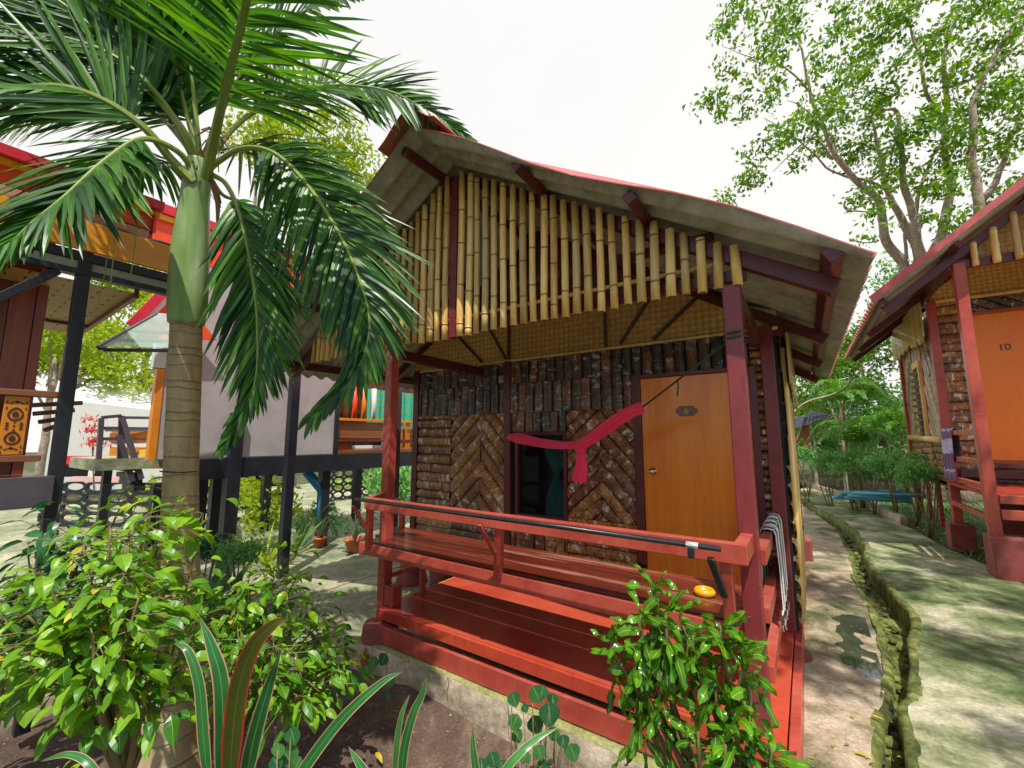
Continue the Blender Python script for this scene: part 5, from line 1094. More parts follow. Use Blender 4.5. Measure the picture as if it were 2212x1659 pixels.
# big tree at upper right: traced limbs
limbs = [
 ([(1965, 620), (1950, 570), (1915, 520), (1900, 440), (1860, 400), (1810, 345), (1780, 280), (1750, 200), (1725, 90)], (.15, .025)),
 ([(1990, 560), (1960, 490), (1920, 420), (1900, 330), (1880, 250)], (.13, .03)),
 ([(2005, 600), (1985, 540), (1975, 470), (1950, 380), (1940, 250), (1900, 240)], (.15, .03)),
 ([(2010, 560), (2040, 480), (2055, 400), (2040, 330), (2045, 230), (2040, 120), (2070, 20)], (.14, .04)),
 ([(1975, 500), (1985, 420), (2020, 330), (2050, 280)], (.07, .02)),
 ([(2120, 500), (2110, 400), (2100, 300), (2110, 200), (2150, 120), (2210, 20)], (.13, .04)),
 ([(2120, 440), (2160, 370), (2190, 280), (2212, 200)], (.1, .03)),
 ([(1915, 410), (1870, 390), (1800, 370), (1720, 300), (1650, 255)], (.05, .01)),
 ([(1800, 345), (1760, 300), (1700, 340), (1670, 370)], (.035, .01)), ([(1780, 280), (1740, 235), (1700, 215)], (.03, .008)),
 ([(1730, 100), (1720, 40), (1760, -20)], (.02, .008)), ([(1750, 200), (1690, 140), (1640, 130), (1560, 100)], (.03, .007)), ([(2040, 260), (2000, 200), (1980, 100), (1950, 20)], (.06, .02)),
 ([(2045, 190), (2120, 160), (2212, 90)], (.06, .03)), ([(1900, 460), (1850, 455), (1820, 460)], (.03, .01)), ([(1900, 520), (1870, 525), (1840, 520)], (.025, .01)), ([(1960, 560), (1955, 510), (1970, 480)], (.05, .03))]
rl = random.Random(5); TB_ = []
for i, (pts, rad) in enumerate(limbs):
    dd = D + rl.uniform(-.6, .6) if i > 5 else D + (0, .4, -.3, .2, .5, -.6)[i]
    TB_.append(([at(x, y, d=dd) for x, y in pts], rad))
g0_ = TB_[2][0][0]; TB_.insert(0, ([Vector((g0_.x + .1, g0_.y, -1.5)), Vector((g0_.x + .05, g0_.y, .8)), g0_], (.30, .2)))
g1_ = TB_[6][0][0]; TB_.insert(1, ([Vector((g1_.x, g1_.y, -1.5)), g1_], (.2, .13)))
cl = [(1620, 40, 55), (1700, 50, 60), (1660, 110, 40), (1560, 60, 25), (1570, 150, 30), (1650, 190, 40), (1530, 210, 35), (1560, 250, 28), (1620, 240, 22), (1680, 210, 30), (1800, 100, 45), (1850, 130, 55), (1820, 180, 40), (1760, 160, 30), (1880, 60, 50), (1950, 40, 50), (1960, 110, 45), (1750, 260, 55), (1690, 290, 40), (1640, 330, 40), (1600, 400, 35), (1570, 430, 22), (1640, 380, 28), (1720, 350, 30), (1860, 230, 50), (1910, 200, 45), (1800, 230, 40), (1880, 290, 50), (1800, 300, 40), (1860, 340, 45), (1920, 380, 45), (1850, 440, 35), (1900, 470, 30), (1970, 300, 55), (2010, 250, 50), (2050, 320, 55), (2000, 380, 45), (2060, 400, 45), (2100, 260, 55), (2150, 200, 60), (2190, 300, 55), (2130, 350, 50), (2190, 120, 60), (2130, 90, 55), (2060, 60, 55), (2200, 20, 60), (2010, 130, 45), (1870, 520, 22), (2060, 470, 35), (2130, 440, 35), (1990, 470, 30), (2080, 180, 45), (2200, 410, 40), (1840, 20, 40), (2000, -20, 60), (2120, -20, 60), (2260, 200, 80), (2260, 400, 60), (1740, -40, 60)]
blobs = [(at(x, y, d=D + rl.uniform(-1.1, 1.2)), R_ * D / F * 1.0) for x, y, R_ in cl]
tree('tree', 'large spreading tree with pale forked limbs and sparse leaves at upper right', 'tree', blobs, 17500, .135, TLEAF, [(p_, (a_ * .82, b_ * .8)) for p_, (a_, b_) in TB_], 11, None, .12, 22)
# far sunlit trees on the left
def simple_tree(lab, x, y, d, R, n, size, lm, seed, gr='sunlit trees beyond the left houses', sub=6, tr_=.12, clump=.2, gz=-1.8):
    rr = random.Random(seed); c = at(x, y, d=d); bl = [(c + Vector((rr.uniform(-1, 1) * R * .7, rr.uniform(-1, 1) * R * .7, rr.uniform(-.7, .6) * R * .8)), R * rr.uniform(.4, .62)) for _ in range(sub)]
    base = Vector((c.x, c.y, gz)); tks = [([base, base.lerp(c, .6) + Vector((.1, 0, 0)), c], (tr_, tr_ * .4))]
    for q, _ in bl[:3]: tks.append(([base.lerp(c, .6), q], (tr_ * .35, .01)))
    return tree('tree', lab, 'tree', bl, n, size, lm, tks, seed, gr, clump, 14)
simple_tree('bright yellow-green tree left of the hanging cable, above the white building', 180, 720, 17, 2.6, 4200, .26, YLEAF, 31)
simple_tree('bright leafy tree directly left of the palm trunk under the glass awning', 310, 760, 19, 2.6, 4200, .27, YLEAF, 32)
simple_tree('taller pale tree rising under the slotted soffit at left', 240, 600, 21, 2.0, 1500, .25, YLEAF, 33)
simple_tree('low green tree beside the left steel post', 120, 770, 13, 1.5, 1800, .2, YLEAF, 34)
simple_tree('sunlit tree behind the palm crown and the bungalow roof', 680, 340, 17, 3.0, 4200, .24, YLEAF, 35)
simple_tree('sunlit tree top left of the bungalow ridge among the palm fronds', 560, 300, 19, 2.4, 2600, .25, YLEAF, 36)
simple_tree('small treetop seen just right of the red roof boards', 368, 500, 20, .9, 500, .22, YLEAF, 37)
simple_tree('dim green bush mass under the balcony beam between posts', 860, 1035, 12, .9, 1500, .16, HLEAF, 38, None, 6, .04)
simple_tree('bright shrub behind the pierced fence under the balcony', 800, 1040, 15, 1.2, 1500, .18, YLEAF, 39, None, 6, .05)
simple_tree('green shrub behind the stilts of the grey house', 560, 1060, 8.5, .7, 1200, .13, YLEAF, 40, None, 5, .03)
simple_tree('bright bush beside the stair left of the trunk', 330, 1050, 9, .5, 500, .12, YLEAF, 43, None, 4, .03)
# red flowering spray
mb = MB(); foliage(mb, [(at(200, 925, d=8), .12), (at(207, 955, d=8), .14), (at(195, 905, d=8), .08)], 260, .1, 61, 0, 'lance', .05, 10, 2, .25); mb.tube([at(200, 960, d=8), at(203, 1060, d=8)], .012, 6, 1)
tag(mb.build('red_leaf_plant', [REDLEAF, STEM]), 'spray of red leaves between the left steel post and the stair landing', 'plant')
# right-hand garden
def shrub(x, y, d, R, n, size, lm, seed, lab, cat='shrub', gr=None, sub=5, flat=.8, gz=-1.46, stems=5, clump=.07, name='shrub'):
    rr = random.Random(seed); c = at(x, y, d=d); T = thing(name, lab, cat, Vector((c.x, c.y, gz)), gr)
    for k in range(stems):
        e = c + Vector((rr.uniform(-.7, .7) * R, rr.uniform(-.7, .7) * R, rr.uniform(-.3, .3) * R)); b0 = Vector((c.x + rr.uniform(-.15, .15) * R, c.y + rr.uniform(-.15, .15) * R, gz)); mb = MB(); mb.tube(spline([b0, b0.lerp(e, .5) + Vector((rr.uniform(-.05, .05), 0, 0)), e], 4), [.012, .012, .011, .01, .009, .008, .007, .006, .005], 6, 0, .5); mb.build('stem', [STEM], T, True)
    bl = [(c + Vector((rr.uniform(-1, 1) * R * .65, rr.uniform(-1, 1) * R * .65, rr.uniform(-.6, .6) * R * flat)), R * rr.uniform(.4, .6)) for _ in range(sub)]
    mb = MB(); foliage(mb, bl, n, size, seed + 1, 0, 'ovate', clump, 12); mb.build('foliage', [lm], T); return T
for i, (x, y, d, R_) in enumerate(((1735, 985, 9.5, .32), (1785, 990, 9.0, .32), (1835, 995, 8.5, .32), (1880, 1000, 8.0, .32), (1925, 1005, 7.5, .32), (1965, 1008, 7.0, .30), (1995, 1022, 6.3, .27))):
    shrub(x, y, d, R_, 1150, .06, HLEAF, 100 + i * 3, ['hedge shrub nearest the main bungalow at the far end of the path', 'second hedge shrub from the main bungalow', 'third hedge shrub along the path kerb', 'fourth hedge shrub, in the middle above the blue pipes', 'hedge shrub before the corner of the right bungalow', 'hedge shrub under the louvred window', 'hedge shrub nearest the right bungalow porch'][i], 'shrub', 'hedge shrubs along the right path')
simple_tree('dense dark green tree beyond the hedge beside the right bungalow', 1895, 880, 12.5, 1.35, 5200, .12, HLEAF, 141, None, 8, .08, .12)
simple_tree('light green tree filling the gap between the two bungalow roofs', 1850, 740, 14, 1.5, 4200, .14, TLEAF, 142, None, 8, .08, .14)
simple_tree('dark tree showing between the roofs near the eave tips', 1800, 800, 11.5, 1.0, 3000, .12, TLEAF, 143, None, 7, .07, .12)
simple_tree('leafy tree behind the right roof above the pink eave edge', 1950, 640, 14, 1.6, 3200, .15, HLEAF, 144, None, 7, .08)
simple_tree('shrubby tree beside the far corner of the main bungalow', 1745, 900, 12, .9, 2200, .11, TLEAF, 145, None, 6, .05)
for kk, (x, y, d, R_, n_, l_, nm) in enumerate(((1760, 930, 17, 1.7, 3400, HLEAF, 'broad dark bush far behind the garden nearest the main bungalow'), (1850, 925, 18, 1.7, 3400, TLEAF, 'far green tree centred between the two bungalows low on the horizon'), (1940, 930, 16, 1.5, 3000, HLEAF, 'far dark tree low beside the right bungalow wall'), (2030, 900, 18, 1.8, 2400, TLEAF, 'far tree mostly hidden behind the right bungalow'))):
    simple_tree(nm, x, y, d, R_, n_, .17, l_, 700 + kk, None, 8, .08, .16)
for kk, (x, y, d, R_, n_, l_, nm) in enumerate(((1735, 860, 15, 1.3, 2600, TLEAF, 'leafy tree just right of the main bungalow back corner above the tarpaulin'), (1800, 960, 13, 1.0, 2200, HLEAF, 'thick bush behind the hedge in the middle of the garden'), (1890, 970, 12, 1.0, 2200, HLEAF, 'thick bush behind the hedge close to the right bungalow'))):
    simple_tree(nm, x, y, d, R_, n_, .15, l_, 740 + kk, None, 8, .06, .14)
for kk, (x, y, d, R_, n_, nm) in enumerate(((60, 700, 18, 2.4, 2600, 'sunlit tree at the far left behind the teak house post'), (330, 640, 22, 2.2, 2200, 'pale sunlit treetop just above the glass awning'), (470, 1060, 12, 1.1, 1600, 'sunlit bush behind the fence just right of the trunk'))):
    simple_tree(nm, x, y, d, R_, n_, .24, YLEAF, 760 + kk)
# feathery small palms in the garden
for k, (x, y, d, lab) in enumerate(((1850, 960, 8.8, 'small bright feather palm in the middle of the hedge garden'), (1820, 870, 9.6, 'young feather palm below the eave tip of the main roof'), (1945, 930, 9.5, 'feather palm next to the far corner of the right bungalow'))):
    T = thing('feather_palm', lab, 'palm', Vector((at(x, y, d=d).x, at(x, y, d=d).y, -1.46)), 'small feather palms in the garden'); b0 = T.location.copy(); h = at(x, y, d=d).z
    mb = MB(); mb.tube([b0, Vector((b0.x, b0.y, h - .1))], [.05, .03], 8); mb.build('trunk', [STEM], T, True); rr = random.Random(70 + k)
    for j in range(13):
        a = j * .95 + rr.random() * .3; dv = Vector((math.cos(a), math.sin(a), 0)); p0 = Vector((b0.x, b0.y, h - .1)); hh_ = rr.uniform(.35, 1.1); frond([p0, p0 + dv * .12 + Vector((0, 0, .35 * hh_)), p0 + dv * .32 + Vector((0, 0, .62 * hh_)), p0 + dv * .62 + Vector((0, 0, .55 * hh_)), p0 + dv * .85 + Vector((0, 0, .2 * hh_))], .26, .03, .15, 26, .6, .01, 200 + k * 10 + j, light=rr.uniform(.6, 1), parent=T)
# arching bare branch
mb = MB(); mb.tube(spline([at(1700, 905, d=8.5), at(1740, 870, d=8.4), at(1790, 855, d=8.3), at(1826, 838, d=8.2), at(1842, 815, d=8.2)], 6), [.02] * 12 + [.018] * 13, 7, 0, .5)
tag(mb.build('bare_branch', [WALLC], None, True), 'pale bare branch arching below the eave of the main bungalow', 'branch')
# tarpaulin canopy, tank and far bits
TP = thing('tarpaulin_shelter', 'dark tarpaulin shelter on a wooden post beyond the hedge', 'shelter', Vector((at(1745, 930, d=10).x, at(1745, 930, d=10).y, -1.46)))
mb = MB(); vs = []; uvs = []; a_, b_ = at(1698, 905, d=10), at(1792, 895, d=9.6)
for j in range(7):
    for i in range(21): u = i / 20; p = a_.lerp(b_, u); vs.append(p + Vector((0, .9 * j / 6, .12 - .28 * abs(j / 6 - .3) + .05 * math.sin(u * 9 + j) - .1 * (1 - j / 6) ** 3))); uvs.append((u, j / 6))
mb.add(vs, [(j * 21 + i, j * 21 + i + 1, (j + 1) * 21 + i + 1, (j + 1) * 21 + i) for j in range(6) for i in range(20)], 0, .5, uvs)
mb.add([a_ + Vector((0, -.01, .0)), b_ + Vector((0, -.01, 0)), b_ + Vector((0, -.01, -.10)), a_ + Vector((0, -.01, -.26))], [(0, 1, 2, 3)], 0, .5, [(0, 0), (1, 0), (1, .4), (0, .4)]); mb.build('sheet', [TARP], TP, True)
kbox(1737, 1745, 905, 975, 9.9, TEAKX, 'post', TP, .08)
mb = MB(); mb.tube([at(1719, 955, d=9.9), at(1738, 915, d=9.9)], .03, 6); mb.build('brace', [TEAKX], TP)
FB = thing('white_building', 'bright white wall glimpsed through the garden trees beside the main bungalow', 'building', Vector((at(1770, 890, d=16).x, at(1770, 890, d=16).y, -1.5)))
kbox(1700, 1850, 820, 960, 16, bpy.data.materials['bright_white'], 'wall', FB); kbox(1755, 1765, 850, 925, 15.5, BLUEL, 'post', FB)
# blue pipes stacked behind the hedge
for i in range(6):
    p = at(1800 + 8 * i, 1075 - (i % 3) * 5, d=8.3 - .05 * i); q = p + Vector((.85 + .1 * (i % 2), .5 - .2 * i, .02 + .03 * (i % 3))) ; mb = MB(); mb.tube([p, q], .035, 10)
    tag(mb.build('blue_pipe', [BLUEL], None, True), 'pale blue plastic pipe lying in the loose stack behind the hedge stems', 'pipe', 'pale blue pipes stacked behind the hedge')
# concrete pillar stub right edge
# ---- potted plants
def pot(x, y, Z, r0, r1, h, m, lab, col):
    p = at(x, y, Z=Z); T = thing('potted_plant', lab, 'potted plant', p); mb = MB(); mb.lathe(p, [(.001, 0), (r0, 0), (r1 * .97, h * .8), (r1 * 1.08, h * .8), (r1 * 1.1, h), (r1 * .98, h), (r1 * .93, h * .86), (.001, h * .84)], 24); mb.build('pot', [m], T, True); return T, p + Vector((0, 0, h * .85))
T, p = pot(765, 1190, -1.70, .10, .145, .19, TERRA, 'leafy plant in a terracotta pot left of the porch bench', 1)
rr = random.Random(8); mb = MB()
for k in range(34):
    a = rr.uniform(0, 6.28); hgt = rr.uniform(.1, .42); R_ = rr.uniform(.05, .3); e = p + Vector((math.cos(a) * R_, math.sin(a) * R_, hgt)); mb.tube([p, p.lerp(e, .5) + Vector((0, 0, .05)), e], .004, 5, 1); mb.leaf(e, (math.cos(a), math.sin(a), .1), (0, 0, 1), rr.uniform(.1, .16), rr.uniform(.07, .1), .8, .15, 4, 'ovate', 0, rr.random() * .5)
mb.build('leaves', [DKLEAF, STEM], T)
T, p = pot(689, 1180, -1.70, .065, .095, .14, TERRA2, 'slender plant in a small orange pot beside the blue pipe', 1)
mb = MB()
for k in range(12): a = rr.uniform(0, 6.28); mb.leaf(p, (math.cos(a) * .35, math.sin(a) * .35, 1), (math.cos(a), math.sin(a), 0), rr.uniform(.2, .5), .05, .4, .2, 5, 'lance', 0, rr.random())
mb.build('leaves', [VARIEG], T)
# stuff under and around the grey house
def spiky(x, y, d, n, L, W_, lm, lab, seed, gz=-1.72, mat2=None, up=.9, name='strap_leaf_plant', cat='plant', gr=None):
    rr = random.Random(seed); c = at(x, y, d=d); c.z = gz; mb = MB()
    for k in range(n):
        a = rr.uniform(0, 6.28); s_ = rr.uniform(.25, 1); mb.leaf(c + Vector((rr.uniform(-.03, .03), rr.uniform(-.03, .03), 0)), (math.cos(a) * s_, math.sin(a) * s_, up), (math.cos(a), math.sin(a), .2), L * rr.uniform(.7, 1.2), W_, rr.uniform(.5, 1.4), .25, 6, 'lance', 0, rr.random())
    return origin(tag(mb.build(name, [lm]), lab, cat, gr), c)
spiky(585, 1090, 5.8, 34, .8, .035, YLEAF, 'grassy strap-leaved plant behind the black stilts', 301)
spiky(645, 1080, 6.4, 22, .9, .06, VARIEG, 'big pale strap-leaved plant between the steel posts under the house', 302)
spiky(860, 1105, 7.5, 26, .5, .04, DKLEAF, 'low spiky plant beyond the left porch post', 303)
spiky(470, 1110, 4.2, 8, .7, .2, PEPER, 'broad spotted leaves rising left of the stilt behind the palm', 304)
def bushy(x, y, d, R_, n, size, lm, seed, lab, gz=-1.72, name='bush', **k): return shrub(x, y, d, R_, n, size, lm, seed, lab, 'bush', None, 5, .8, gz, 6, .05, name)
bushy(515, 1185, 4.3, .22, 1500, .035, HLEAF, 311, 'fine feathery bush at the foot of the stilts behind the palm')
bushy(450, 1190, 4.4, .2, 500, .07, DKLEAF, 312, 'small dark bush just right of the palm trunk base')
bushy(700, 1110, 7.5, .4, 700, .08, HLEAF, 313, 'leafy undergrowth beyond the blue pipes under the house')
# ---- foreground ficus bushes
def ficus(lab, base, tips, n_per, size, seed, lm=FICUS, name='ficus_bush', rad=.012, gr=None, W=.5, cl=.1, vmin=0):
    rr = random.Random(seed); T = thing(name, lab, 'bush', base, gr); 
    for e in tips:
        e = Vector(e); mid = Vector(base).lerp(e, .55) + Vector((rr.uniform(-.06, .06), rr.uniform(-.06, .06), .05)); P = spline([base, mid, e], 8); mb = MB(); mb.tube(P, [rad * (1 - .75 * i / (len(P) - 1)) for i in range(len(P))], 7, 0, .5)
        lf = []
        for k in range(n_per):
            i = rr.randint(len(P) // 2, len(P) - 1); p = P[i] + Vector((rr.gauss(0, cl), rr.gauss(0, cl), rr.gauss(0, cl * .6))) * (1 if i < len(P) - 2 else .7)
            if k % 3 == 0: mb.tube([P[i], P[i].lerp(p, .5) + Vector((0, 0, .012)), p], .0022, 4, 0, .5)
            s_ = size * rr.uniform(.35, 1.4); dv = (p - P[i]); dv.z *= .3; dv = dv.normalized() + Vector((rr.uniform(-.5, .5), rr.uniform(-.5, .5), rr.uniform(-.5, .25)))
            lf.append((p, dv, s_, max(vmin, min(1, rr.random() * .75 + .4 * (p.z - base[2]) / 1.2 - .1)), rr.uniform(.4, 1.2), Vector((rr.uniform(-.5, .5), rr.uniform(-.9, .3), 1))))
        mb.build('branch', [STEM], T, True); mb = MB()
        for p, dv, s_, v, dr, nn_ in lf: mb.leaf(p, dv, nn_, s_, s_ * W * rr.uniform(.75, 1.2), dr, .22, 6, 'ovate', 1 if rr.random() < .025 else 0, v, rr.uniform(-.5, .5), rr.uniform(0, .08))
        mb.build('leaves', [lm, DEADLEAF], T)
    return T
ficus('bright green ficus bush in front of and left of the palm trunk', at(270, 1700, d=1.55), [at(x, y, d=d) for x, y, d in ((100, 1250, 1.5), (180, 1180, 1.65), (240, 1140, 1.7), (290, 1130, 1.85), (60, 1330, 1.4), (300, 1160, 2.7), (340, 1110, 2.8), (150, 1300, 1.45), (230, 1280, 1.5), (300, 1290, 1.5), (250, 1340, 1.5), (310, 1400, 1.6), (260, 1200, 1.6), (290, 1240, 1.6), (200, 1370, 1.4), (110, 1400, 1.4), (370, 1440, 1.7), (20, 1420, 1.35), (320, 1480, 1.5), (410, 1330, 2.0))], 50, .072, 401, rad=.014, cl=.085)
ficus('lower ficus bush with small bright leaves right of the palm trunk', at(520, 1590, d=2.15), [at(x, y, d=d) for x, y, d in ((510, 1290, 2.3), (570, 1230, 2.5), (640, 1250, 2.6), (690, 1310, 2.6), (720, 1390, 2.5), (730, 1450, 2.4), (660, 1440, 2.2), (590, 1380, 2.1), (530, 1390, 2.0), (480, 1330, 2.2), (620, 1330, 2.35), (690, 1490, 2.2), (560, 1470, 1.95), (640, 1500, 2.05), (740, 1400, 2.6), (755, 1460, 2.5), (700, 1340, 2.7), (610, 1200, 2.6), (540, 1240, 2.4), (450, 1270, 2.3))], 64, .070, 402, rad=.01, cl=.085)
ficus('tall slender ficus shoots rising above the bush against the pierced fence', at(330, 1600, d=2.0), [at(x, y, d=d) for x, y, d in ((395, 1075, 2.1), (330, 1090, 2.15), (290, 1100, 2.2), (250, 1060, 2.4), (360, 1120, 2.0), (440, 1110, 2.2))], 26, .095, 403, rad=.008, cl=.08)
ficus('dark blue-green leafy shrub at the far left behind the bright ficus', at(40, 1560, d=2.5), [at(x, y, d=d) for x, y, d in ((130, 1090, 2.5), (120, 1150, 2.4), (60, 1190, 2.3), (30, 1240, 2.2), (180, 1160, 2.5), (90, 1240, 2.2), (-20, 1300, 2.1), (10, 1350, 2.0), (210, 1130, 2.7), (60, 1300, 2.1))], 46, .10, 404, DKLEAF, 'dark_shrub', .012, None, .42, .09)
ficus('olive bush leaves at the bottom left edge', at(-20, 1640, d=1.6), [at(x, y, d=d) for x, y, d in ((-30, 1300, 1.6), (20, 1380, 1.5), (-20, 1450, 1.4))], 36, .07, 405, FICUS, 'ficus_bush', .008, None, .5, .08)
# bare stems of the left bush
for k, (x0_, x1_, xb) in enumerate(((10, 40, 30), (60, 100, 45), (130, 150, 140), (170, 200, 150), (100, 70, 30))):
    pass
# variegated strap plants in the foreground
def blade(mb, pts, w, mid=0, nrm=None, fold=.25, w0=.55):
    P = spline([Vector(p) for p in pts], 9); m = len(P); vs = []; uvs = []
    for i, p in enumerate(P):
        t = i / (m - 1); d = (P[min(i + 1, m - 1)] - P[max(i - 1, 0)]).normalized(); view = (CAM - p).normalized(); s_ = d.cross(nrm or view).normalized(); n_ = s_.cross(d); ww = w / 2 * min(1, w0 + t * 1.8) * (1 - t ** 3.5)
        vs += [p - s_ * ww + n_ * fold * ww, p, p + s_ * ww + n_ * fold * ww]; uvs += [(t, 0), (t, .5), (t, 1)]
    fs = []
    for i in range(m - 1): o = i * 3; fs += [(o, o + 1, o + 4, o + 3), (o + 1, o + 2, o + 5, o + 4)]
    mb.add(vs, fs, mid, random.random(), uvs)
V = thing('dracaena', 'large dracaena with red and cream edged strap leaves in front of the palm base', 'plant', at(480, 1800, d=1.15))
def bl_(parent, pts, w, m=VARIEG): mb = MB(); blade(mb, pts, w * .8); mb.build('leaf', [m], parent, True)
bl_(V, [C(478, 1740, 1.15), C(482, 1620, 1.13), C(478, 1480, 1.13), C(458, 1400, 1.14), C(430, 1330, 1.16)], .052)
bl_(V, [C(495, 1740, 1.12), C(500, 1620, 1.10), C(515, 1490, 1.09), C(545, 1400, 1.08), C(590, 1350, 1.07), C(625, 1338, 1.06)], .060, REDBL)
bl_(V, [C(455, 1740, 1.18), C(440, 1600, 1.18), C(430, 1480, 1.19), C(405, 1405, 1.2), C(375, 1390, 1.22)], .036)
bl_(V, [C(520, 1740, 1.15), C(545, 1610, 1.13), C(575, 1500, 1.12), C(608, 1400, 1.12)], .050)
bl_(V, [C(590, 1800, 1.1), C(640, 1690, 1.08), C(700, 1600, 1.08), C(760, 1530, 1.08), C(830, 1470, 1.1), C(868, 1452, 1.12)], .036)
V = thing('dracaena', 'young dracaena shoot with two upright cream edged leaves in the soil', 'plant', at(860, 1800, d=1.3))
bl_(V, [C(865, 1780, 1.3), C(870, 1640, 1.28), C(890, 1550, 1.28), C(912, 1500, 1.28), C(922, 1460, 1.28)], .036)
bl_(V, [C(855, 1780, 1.34), C(855, 1640, 1.33), C(866, 1550, 1.33), C(886, 1498, 1.34)], .026)
bl_(V, [C(840, 1780, 1.2), C(800, 1690, 1.2), C(752, 1612, 1.22)], .040)
V = thing('dracaena', 'dracaena leaf pair with pink edges beside the round-leaved plants', 'plant', at(1050, 1800, d=1.25))
bl_(V, [C(1060, 1800, 1.25), C(1035, 1700, 1.25), C(1022, 1620, 1.26), C(1022, 1570, 1.27)], .034)
bl_(V, [C(1060, 1800, 1.25), C(1085, 1680, 1.24), C(1125, 1625, 1.25), C(1165, 1592, 1.28), C(1205, 1572, 1.3)], .030)
V = thing('dracaena', 'arching dracaena leaf at the bottom left corner', 'plant', at(200, 1800, d=1.2)); bl_(V, [C(250, 1760, 1.2), C(200, 1660, 1.2), C(150, 1630, 1.22), C(85, 1645, 1.25)], .026)
# round veined plants along the planter wall
def rosette(lab, spots, seed, size, base):
    rr = random.Random(seed); T = thing('round_leaf_plant', lab, 'plant', base, None)
    for (x, y, s_) in spots:
        pz = at(x, y, d=1.0); dpl = base[3] if len(base) > 3 else None
        e = at(x, y, d=rr.uniform(*DR_)); mb = MB(); b0 = Vector((e.x + rr.uniform(-.05, .05), e.y + rr.uniform(-.04, .02), -1.84)); mb.tube([b0, b0.lerp(e, .6) + Vector((0, 0, .03)), e], .003, 5, 1)
        a = rr.uniform(-.6, .6); mb.leaf(e + UP * s_ * .45, -UP + RT * a, Vector((-FW.x, -FW.y, .4)), s_, s_ * .85, .3, .12, 6, 'ovate', 0, rr.random()); mb.build('leaf', [PEPER, STEM], T, True)
DR_ = (2.12, 2.25)
rosette('round veined green leaves climbing the planter wall below the deck beam', [(1105, 1510, .085), (1150, 1500, .10), (1175, 1495, .08), (1195, 1510, .075), (1185, 1540, .13), (1120, 1560, .09), (1150, 1565, .11), (1110, 1590, .08), (1200, 1585, .08), (1180, 1560, .06), (1130, 1530, .05), (1215, 1600, .07), (1225, 1620, .06)], 501, .1, Vector((-1.55, -.2, -1.86)))
DR_ = (1.95, 2.05)
rosette('small round-leaved seedlings at the foot of the wall near the bottom edge', [(1160, 1625, .08), (1140, 1635, .07), (1215, 1600, .07), (1230, 1625, .09), (1170, 1650, .06), (1180, 1665, .06), (1060, 1640, .08), (1040, 1650, .07), (1080, 1655, .07)], 502, .1, Vector((-1.4, -.4, -1.86)))
DR_ = (2.75, 2.9)
rosette('patch of small round leaves at the left end of the planter wall', [(810, 1430, .09), (835, 1425, .09), (790, 1450, .09), (770, 1470, .08), (840, 1470, .09), (815, 1480, .08), (750, 1460, .08), (790, 1490, .09), (840, 1500, .07), (730, 1480, .09), (760, 1500, .08), (712, 1500, .08)], 503, .1, Vector((-2.9, -.3, -1.86)))
DR_ = (1.55, 1.65)
rosette('sprig of dark green leaves behind the dracaena in the soil', [(628, 1590, .07), (600, 1620, .06), (640, 1625, .07), (615, 1640, .07), (650, 1650, .06), (590, 1650, .06), (640, 1655, .05)], 504, .1, Vector((-2.1, -1.1, -1.86)))
# croton bush lower right
K = thing('croton_bush', 'glossy croton bush with curled yellow-veined leaves in front of the deck', 'bush', at(1570, 1850, d=1.35))
rr = random.Random(77)
heads = [(1412, 1285, 1.5, .15, 26), (1385, 1345, 1.46, .15, 22), (1330, 1390, 1.48, .14, 16), (1440, 1345, 1.42, .15, 24), (1475, 1330, 1.5, .12, 14), (1500, 1390, 1.4, .14, 20), (1560, 1370, 1.38, .15, 22), (1605, 1420, 1.34, .14, 20), (1380, 1440, 1.44, .14, 20), (1430, 1470, 1.4, .14, 18), (1385, 1520, 1.42, .14, 16), (1550, 1500, 1.34, .12, 16), (1590, 1560, 1.28, .13, 20), (1570, 1630, 1.25, .13, 22), (1665, 1620, 1.22, .12, 18), (1510, 1600, 1.3, .12, 12), (1620, 1500, 1.3, .11, 12)]
for x, y, d, Lm, nl in heads:
    p = at(x, y + 25, d=d); b0 = K.location; P = spline([Vector(b0) + Vector((rr.uniform(-.05, .05), rr.uniform(-.05, .05), 0)), Vector(b0).lerp(p, .6) + Vector((rr.uniform(-.05, .05), 0, -.02)), p, p + Vector((0, 0, .06))], 6); mb = MB(); mb.tube(P, [.010 - .006 * i / len(P) for i in range(len(P))], 7, 0, .5); mb.build('stem', [STEM], K, True)
    mb = MB()
    for k in range(int(nl * 1.0)):
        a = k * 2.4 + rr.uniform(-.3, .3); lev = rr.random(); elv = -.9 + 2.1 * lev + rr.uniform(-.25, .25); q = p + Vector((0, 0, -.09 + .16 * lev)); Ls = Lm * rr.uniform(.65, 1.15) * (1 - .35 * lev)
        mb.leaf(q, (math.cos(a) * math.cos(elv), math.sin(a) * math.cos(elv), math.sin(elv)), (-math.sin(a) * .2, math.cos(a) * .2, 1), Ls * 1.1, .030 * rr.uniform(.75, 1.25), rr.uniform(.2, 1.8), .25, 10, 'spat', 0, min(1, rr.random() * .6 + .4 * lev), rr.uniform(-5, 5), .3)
    mb.build('leaves', [CROTON], K, True)
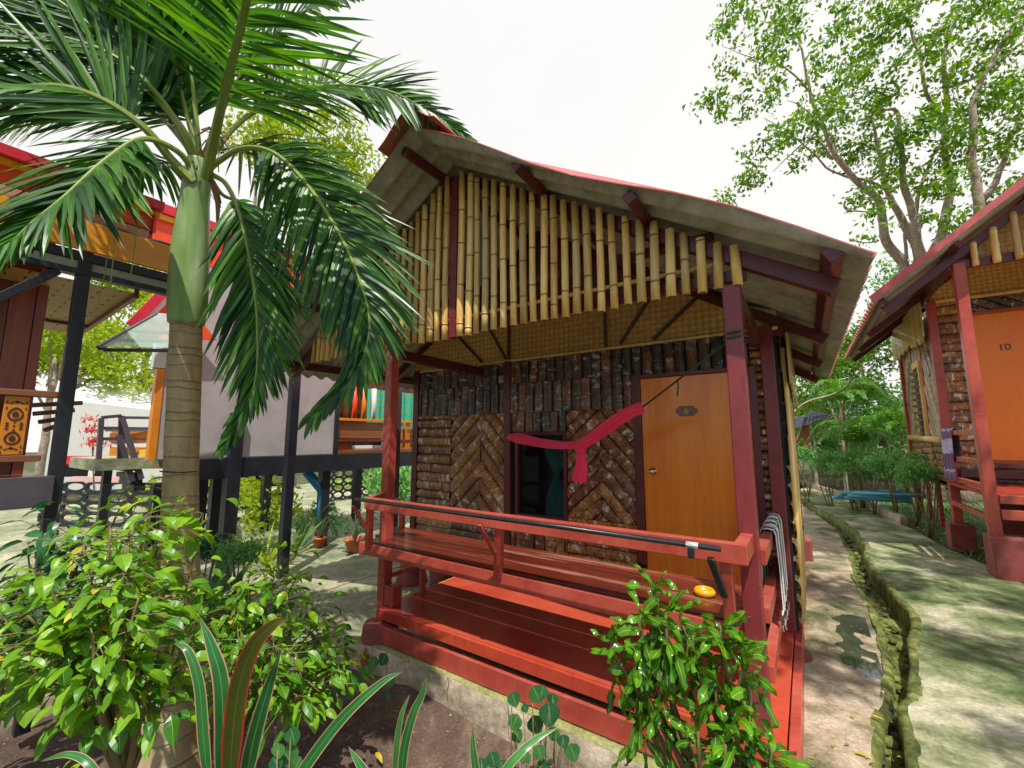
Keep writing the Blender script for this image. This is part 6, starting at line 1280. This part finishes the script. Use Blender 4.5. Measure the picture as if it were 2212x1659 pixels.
# fallen leaves, pebbles
pts = [(812, 1625, 1.6, .10, DEADLEAF), (1430, 1612, 1.9, .11, CROTON), (1845, 1625, None, .07, DEADLEAF), (1828, 1490, None, .05, PALMDRY), (1820, 1410, None, .05, PALMDRY), (1745, 1295, None, .04, PALMDRY), (845, 1535, 1.9, .07, PALMDRY), (1880, 1545, None, .06, DEADLEAF), (1975, 1140, None, .08, DEADLEAF)]
labs = ['narrow yellow leaf lying on the soil in front of the planter wall', 'dark green yellow-ribbed leaf lying on the planter wall by the croton', 'yellow leaf lying in the drain near the bottom edge', 'curled orange leaf on the wet apron beside the drain', 'red-brown curled leaf on the apron by the puddle', 'small orange leaf on the apron near the side rails', 'brown dry leaf at the foot of the planter wall', 'yellow-green leaf caught in the mossy drain', 'small yellow leaf lying on the sunny path']
for (x, y, d, s_, m), lab in zip(pts, labs):
    Z = {0: -1.83, 1: -1.59, 6: -1.83}.get(labs.index(lab), -1.485 if labs.index(lab) != 8 else -1.385); p = at(x, y, Z=Z); mb = MB(); mb.leaf(p, (1, rr.uniform(-.4, .4), .15), (0, 0, 1), s_, s_ * .3, .35, .3, 5, 'ovate', 0, .8); origin(tag(mb.build('fallen_leaf', [m]), lab, 'leaf', 'fallen leaves'), p)
mb = MB(); rr = random.Random(90)
for k in range(900):
    x, y = rr.uniform(-4.2, -.5), rr.uniform(-2.3, -.16)
    if x < -3.1 and y > -.16 - (-3.1 - x) * 1.0 - .1: continue
    s_ = rr.uniform(.003, .009) * (1.6 if rr.random() < .06 else 1); z = bedz(x, y) + s_ * .3; v = [Vector((rr.uniform(.6, 1), 0, 0)), Vector((0, rr.uniform(.6, 1), 0)), Vector((-rr.uniform(.6, 1), 0, 0)), Vector((0, -rr.uniform(.6, 1), 0)), Vector((0, 0, .6)), Vector((0, 0, -.6))]
    mb.add([Vector((x, y, z)) + q * s_ for q in v], [(0, 1, 4), (1, 2, 4), (2, 3, 4), (3, 0, 4)], 0, rr.random())
o = mb.build('pebbles', [paint('pale_grit', (.22, .17, .13), (.42, .36, .30), .8, 30)]); o['kind'] = 'stuff'; o['label'] = 'small pale stones scattered over the dark planter soil'; o['category'] = 'pebbles'
mb = MB()
for k in range(5200):
    x, y = rr.uniform(1.1, 5), rr.uniform(4.6, 11)
    if x < 1.35 + max(0, (6.5 - y)) * .12 - max(0, y - 7.5) * .2: continue
    a = rr.uniform(0, 6.28); mb.leaf((x, y, -1.46), (math.cos(a) * .5, math.sin(a) * .5, 1), (math.cos(a), math.sin(a), 0), rr.uniform(.08, .2), .014, .9, .1, 3, 'blade', 0, rr.random())
o = mb.build('grass', [HLEAF]); o['kind'] = 'stuff'; o['label'] = 'green grass between the hedge stems and the right bungalow'; o['category'] = 'grass'
# unseen tree added behind the viewer, leaf clumps set to dapple the path

rsh = random.Random(12); SH = []
for (gx, gy) in ((1.0, 1.9), (1.6, 1.2), (.9, .7), (2.2, 2.2), (1.5, 3.0), (2.6, 1.0), (.6, 3.4), (1.1, 4.2), (-.1, 1.2), (0, 3.0), (2.0, .2), (1.2, -.2), (3.0, 2.6), (.1, 5.0), (1.9, 1.7), (1.3, .9)):
    t = rsh.uniform(3.0, 3.3); SH.append(((gx + .72 * t, gy - t, -1.4 + 2.4 * t), rsh.uniform(.22, .36)))
tree('tree', 'unseen tree added behind the viewer to dapple the path with shade', 'tree', SH, 6500, .14, TLEAF, [([Vector((6.6, -4.4, -1.5)), Vector((6.2, -3.8, 2)), Vector((5.4, -3.0, 5.2))], (.2, .05))], 600, None, .13, 14)
# ================================================================== light, sky, camera
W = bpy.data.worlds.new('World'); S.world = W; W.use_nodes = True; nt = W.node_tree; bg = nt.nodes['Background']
SUN = Vector((.72, -1, 2.4)).normalized()
el = math.asin(SUN.z); az = math.atan2(SUN.x, SUN.y)
sky = nt.nodes.new('ShaderNodeTexSky'); sky.sky_type = 'NISHITA'; sky.sun_disc = False; sky.sun_elevation = el; sky.sun_rotation = az; sky.air_density = 1.0; sky.dust_density = 1.0; sky.ozone_density = 1
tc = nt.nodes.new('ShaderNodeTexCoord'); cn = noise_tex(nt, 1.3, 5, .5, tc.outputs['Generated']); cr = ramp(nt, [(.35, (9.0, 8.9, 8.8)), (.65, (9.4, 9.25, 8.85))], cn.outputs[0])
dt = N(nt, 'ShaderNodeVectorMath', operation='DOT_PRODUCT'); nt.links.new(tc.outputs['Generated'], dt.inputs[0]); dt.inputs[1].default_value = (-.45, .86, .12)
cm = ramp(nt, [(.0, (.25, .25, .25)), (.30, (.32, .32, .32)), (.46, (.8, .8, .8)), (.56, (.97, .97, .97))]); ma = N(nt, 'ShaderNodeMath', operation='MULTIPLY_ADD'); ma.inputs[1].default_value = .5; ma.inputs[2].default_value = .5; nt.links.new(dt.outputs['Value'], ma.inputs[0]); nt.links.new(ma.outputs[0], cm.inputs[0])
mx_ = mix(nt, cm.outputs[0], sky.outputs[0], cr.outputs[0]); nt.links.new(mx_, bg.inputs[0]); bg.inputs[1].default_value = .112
sd = bpy.data.lights.new('sun', 'SUN'); sd.energy = 5.0; sd.angle = math.radians(.55); sd.color = (1, .94, .82)
so = bpy.data.objects.new('sun', sd); COL.objects.link(so); so.rotation_euler = (-SUN).to_track_quat('-Z', 'Y').to_euler(); so.location = (4, -6, 12)
cd = bpy.data.cameras.new('camera'); co = bpy.data.objects.new('camera', cd); COL.objects.link(co)
cd.sensor_width = 36; cd.lens = 36 * F / 2212; cd.clip_start = .02; cd.clip_end = 1000
co.matrix_world = Matrix((( RT.x, UP.x, -FW.x, CAM.x), (RT.y, UP.y, -FW.y, CAM.y), (RT.z, UP.z, -FW.z, CAM.z), (0, 0, 0, 1)))
S.camera = co
for o in list(COL.objects):
    if o.parent is None: o.location.z += GZ
S.view_settings.view_transform = 'Standard'; S.view_settings.look = 'None'; S.view_settings.exposure = 0
S.render.engine = 'CYCLES'; S.cycles.max_bounces = 8; S.cycles.transparent_max_bounces = 12; S.cycles.use_denoising = True
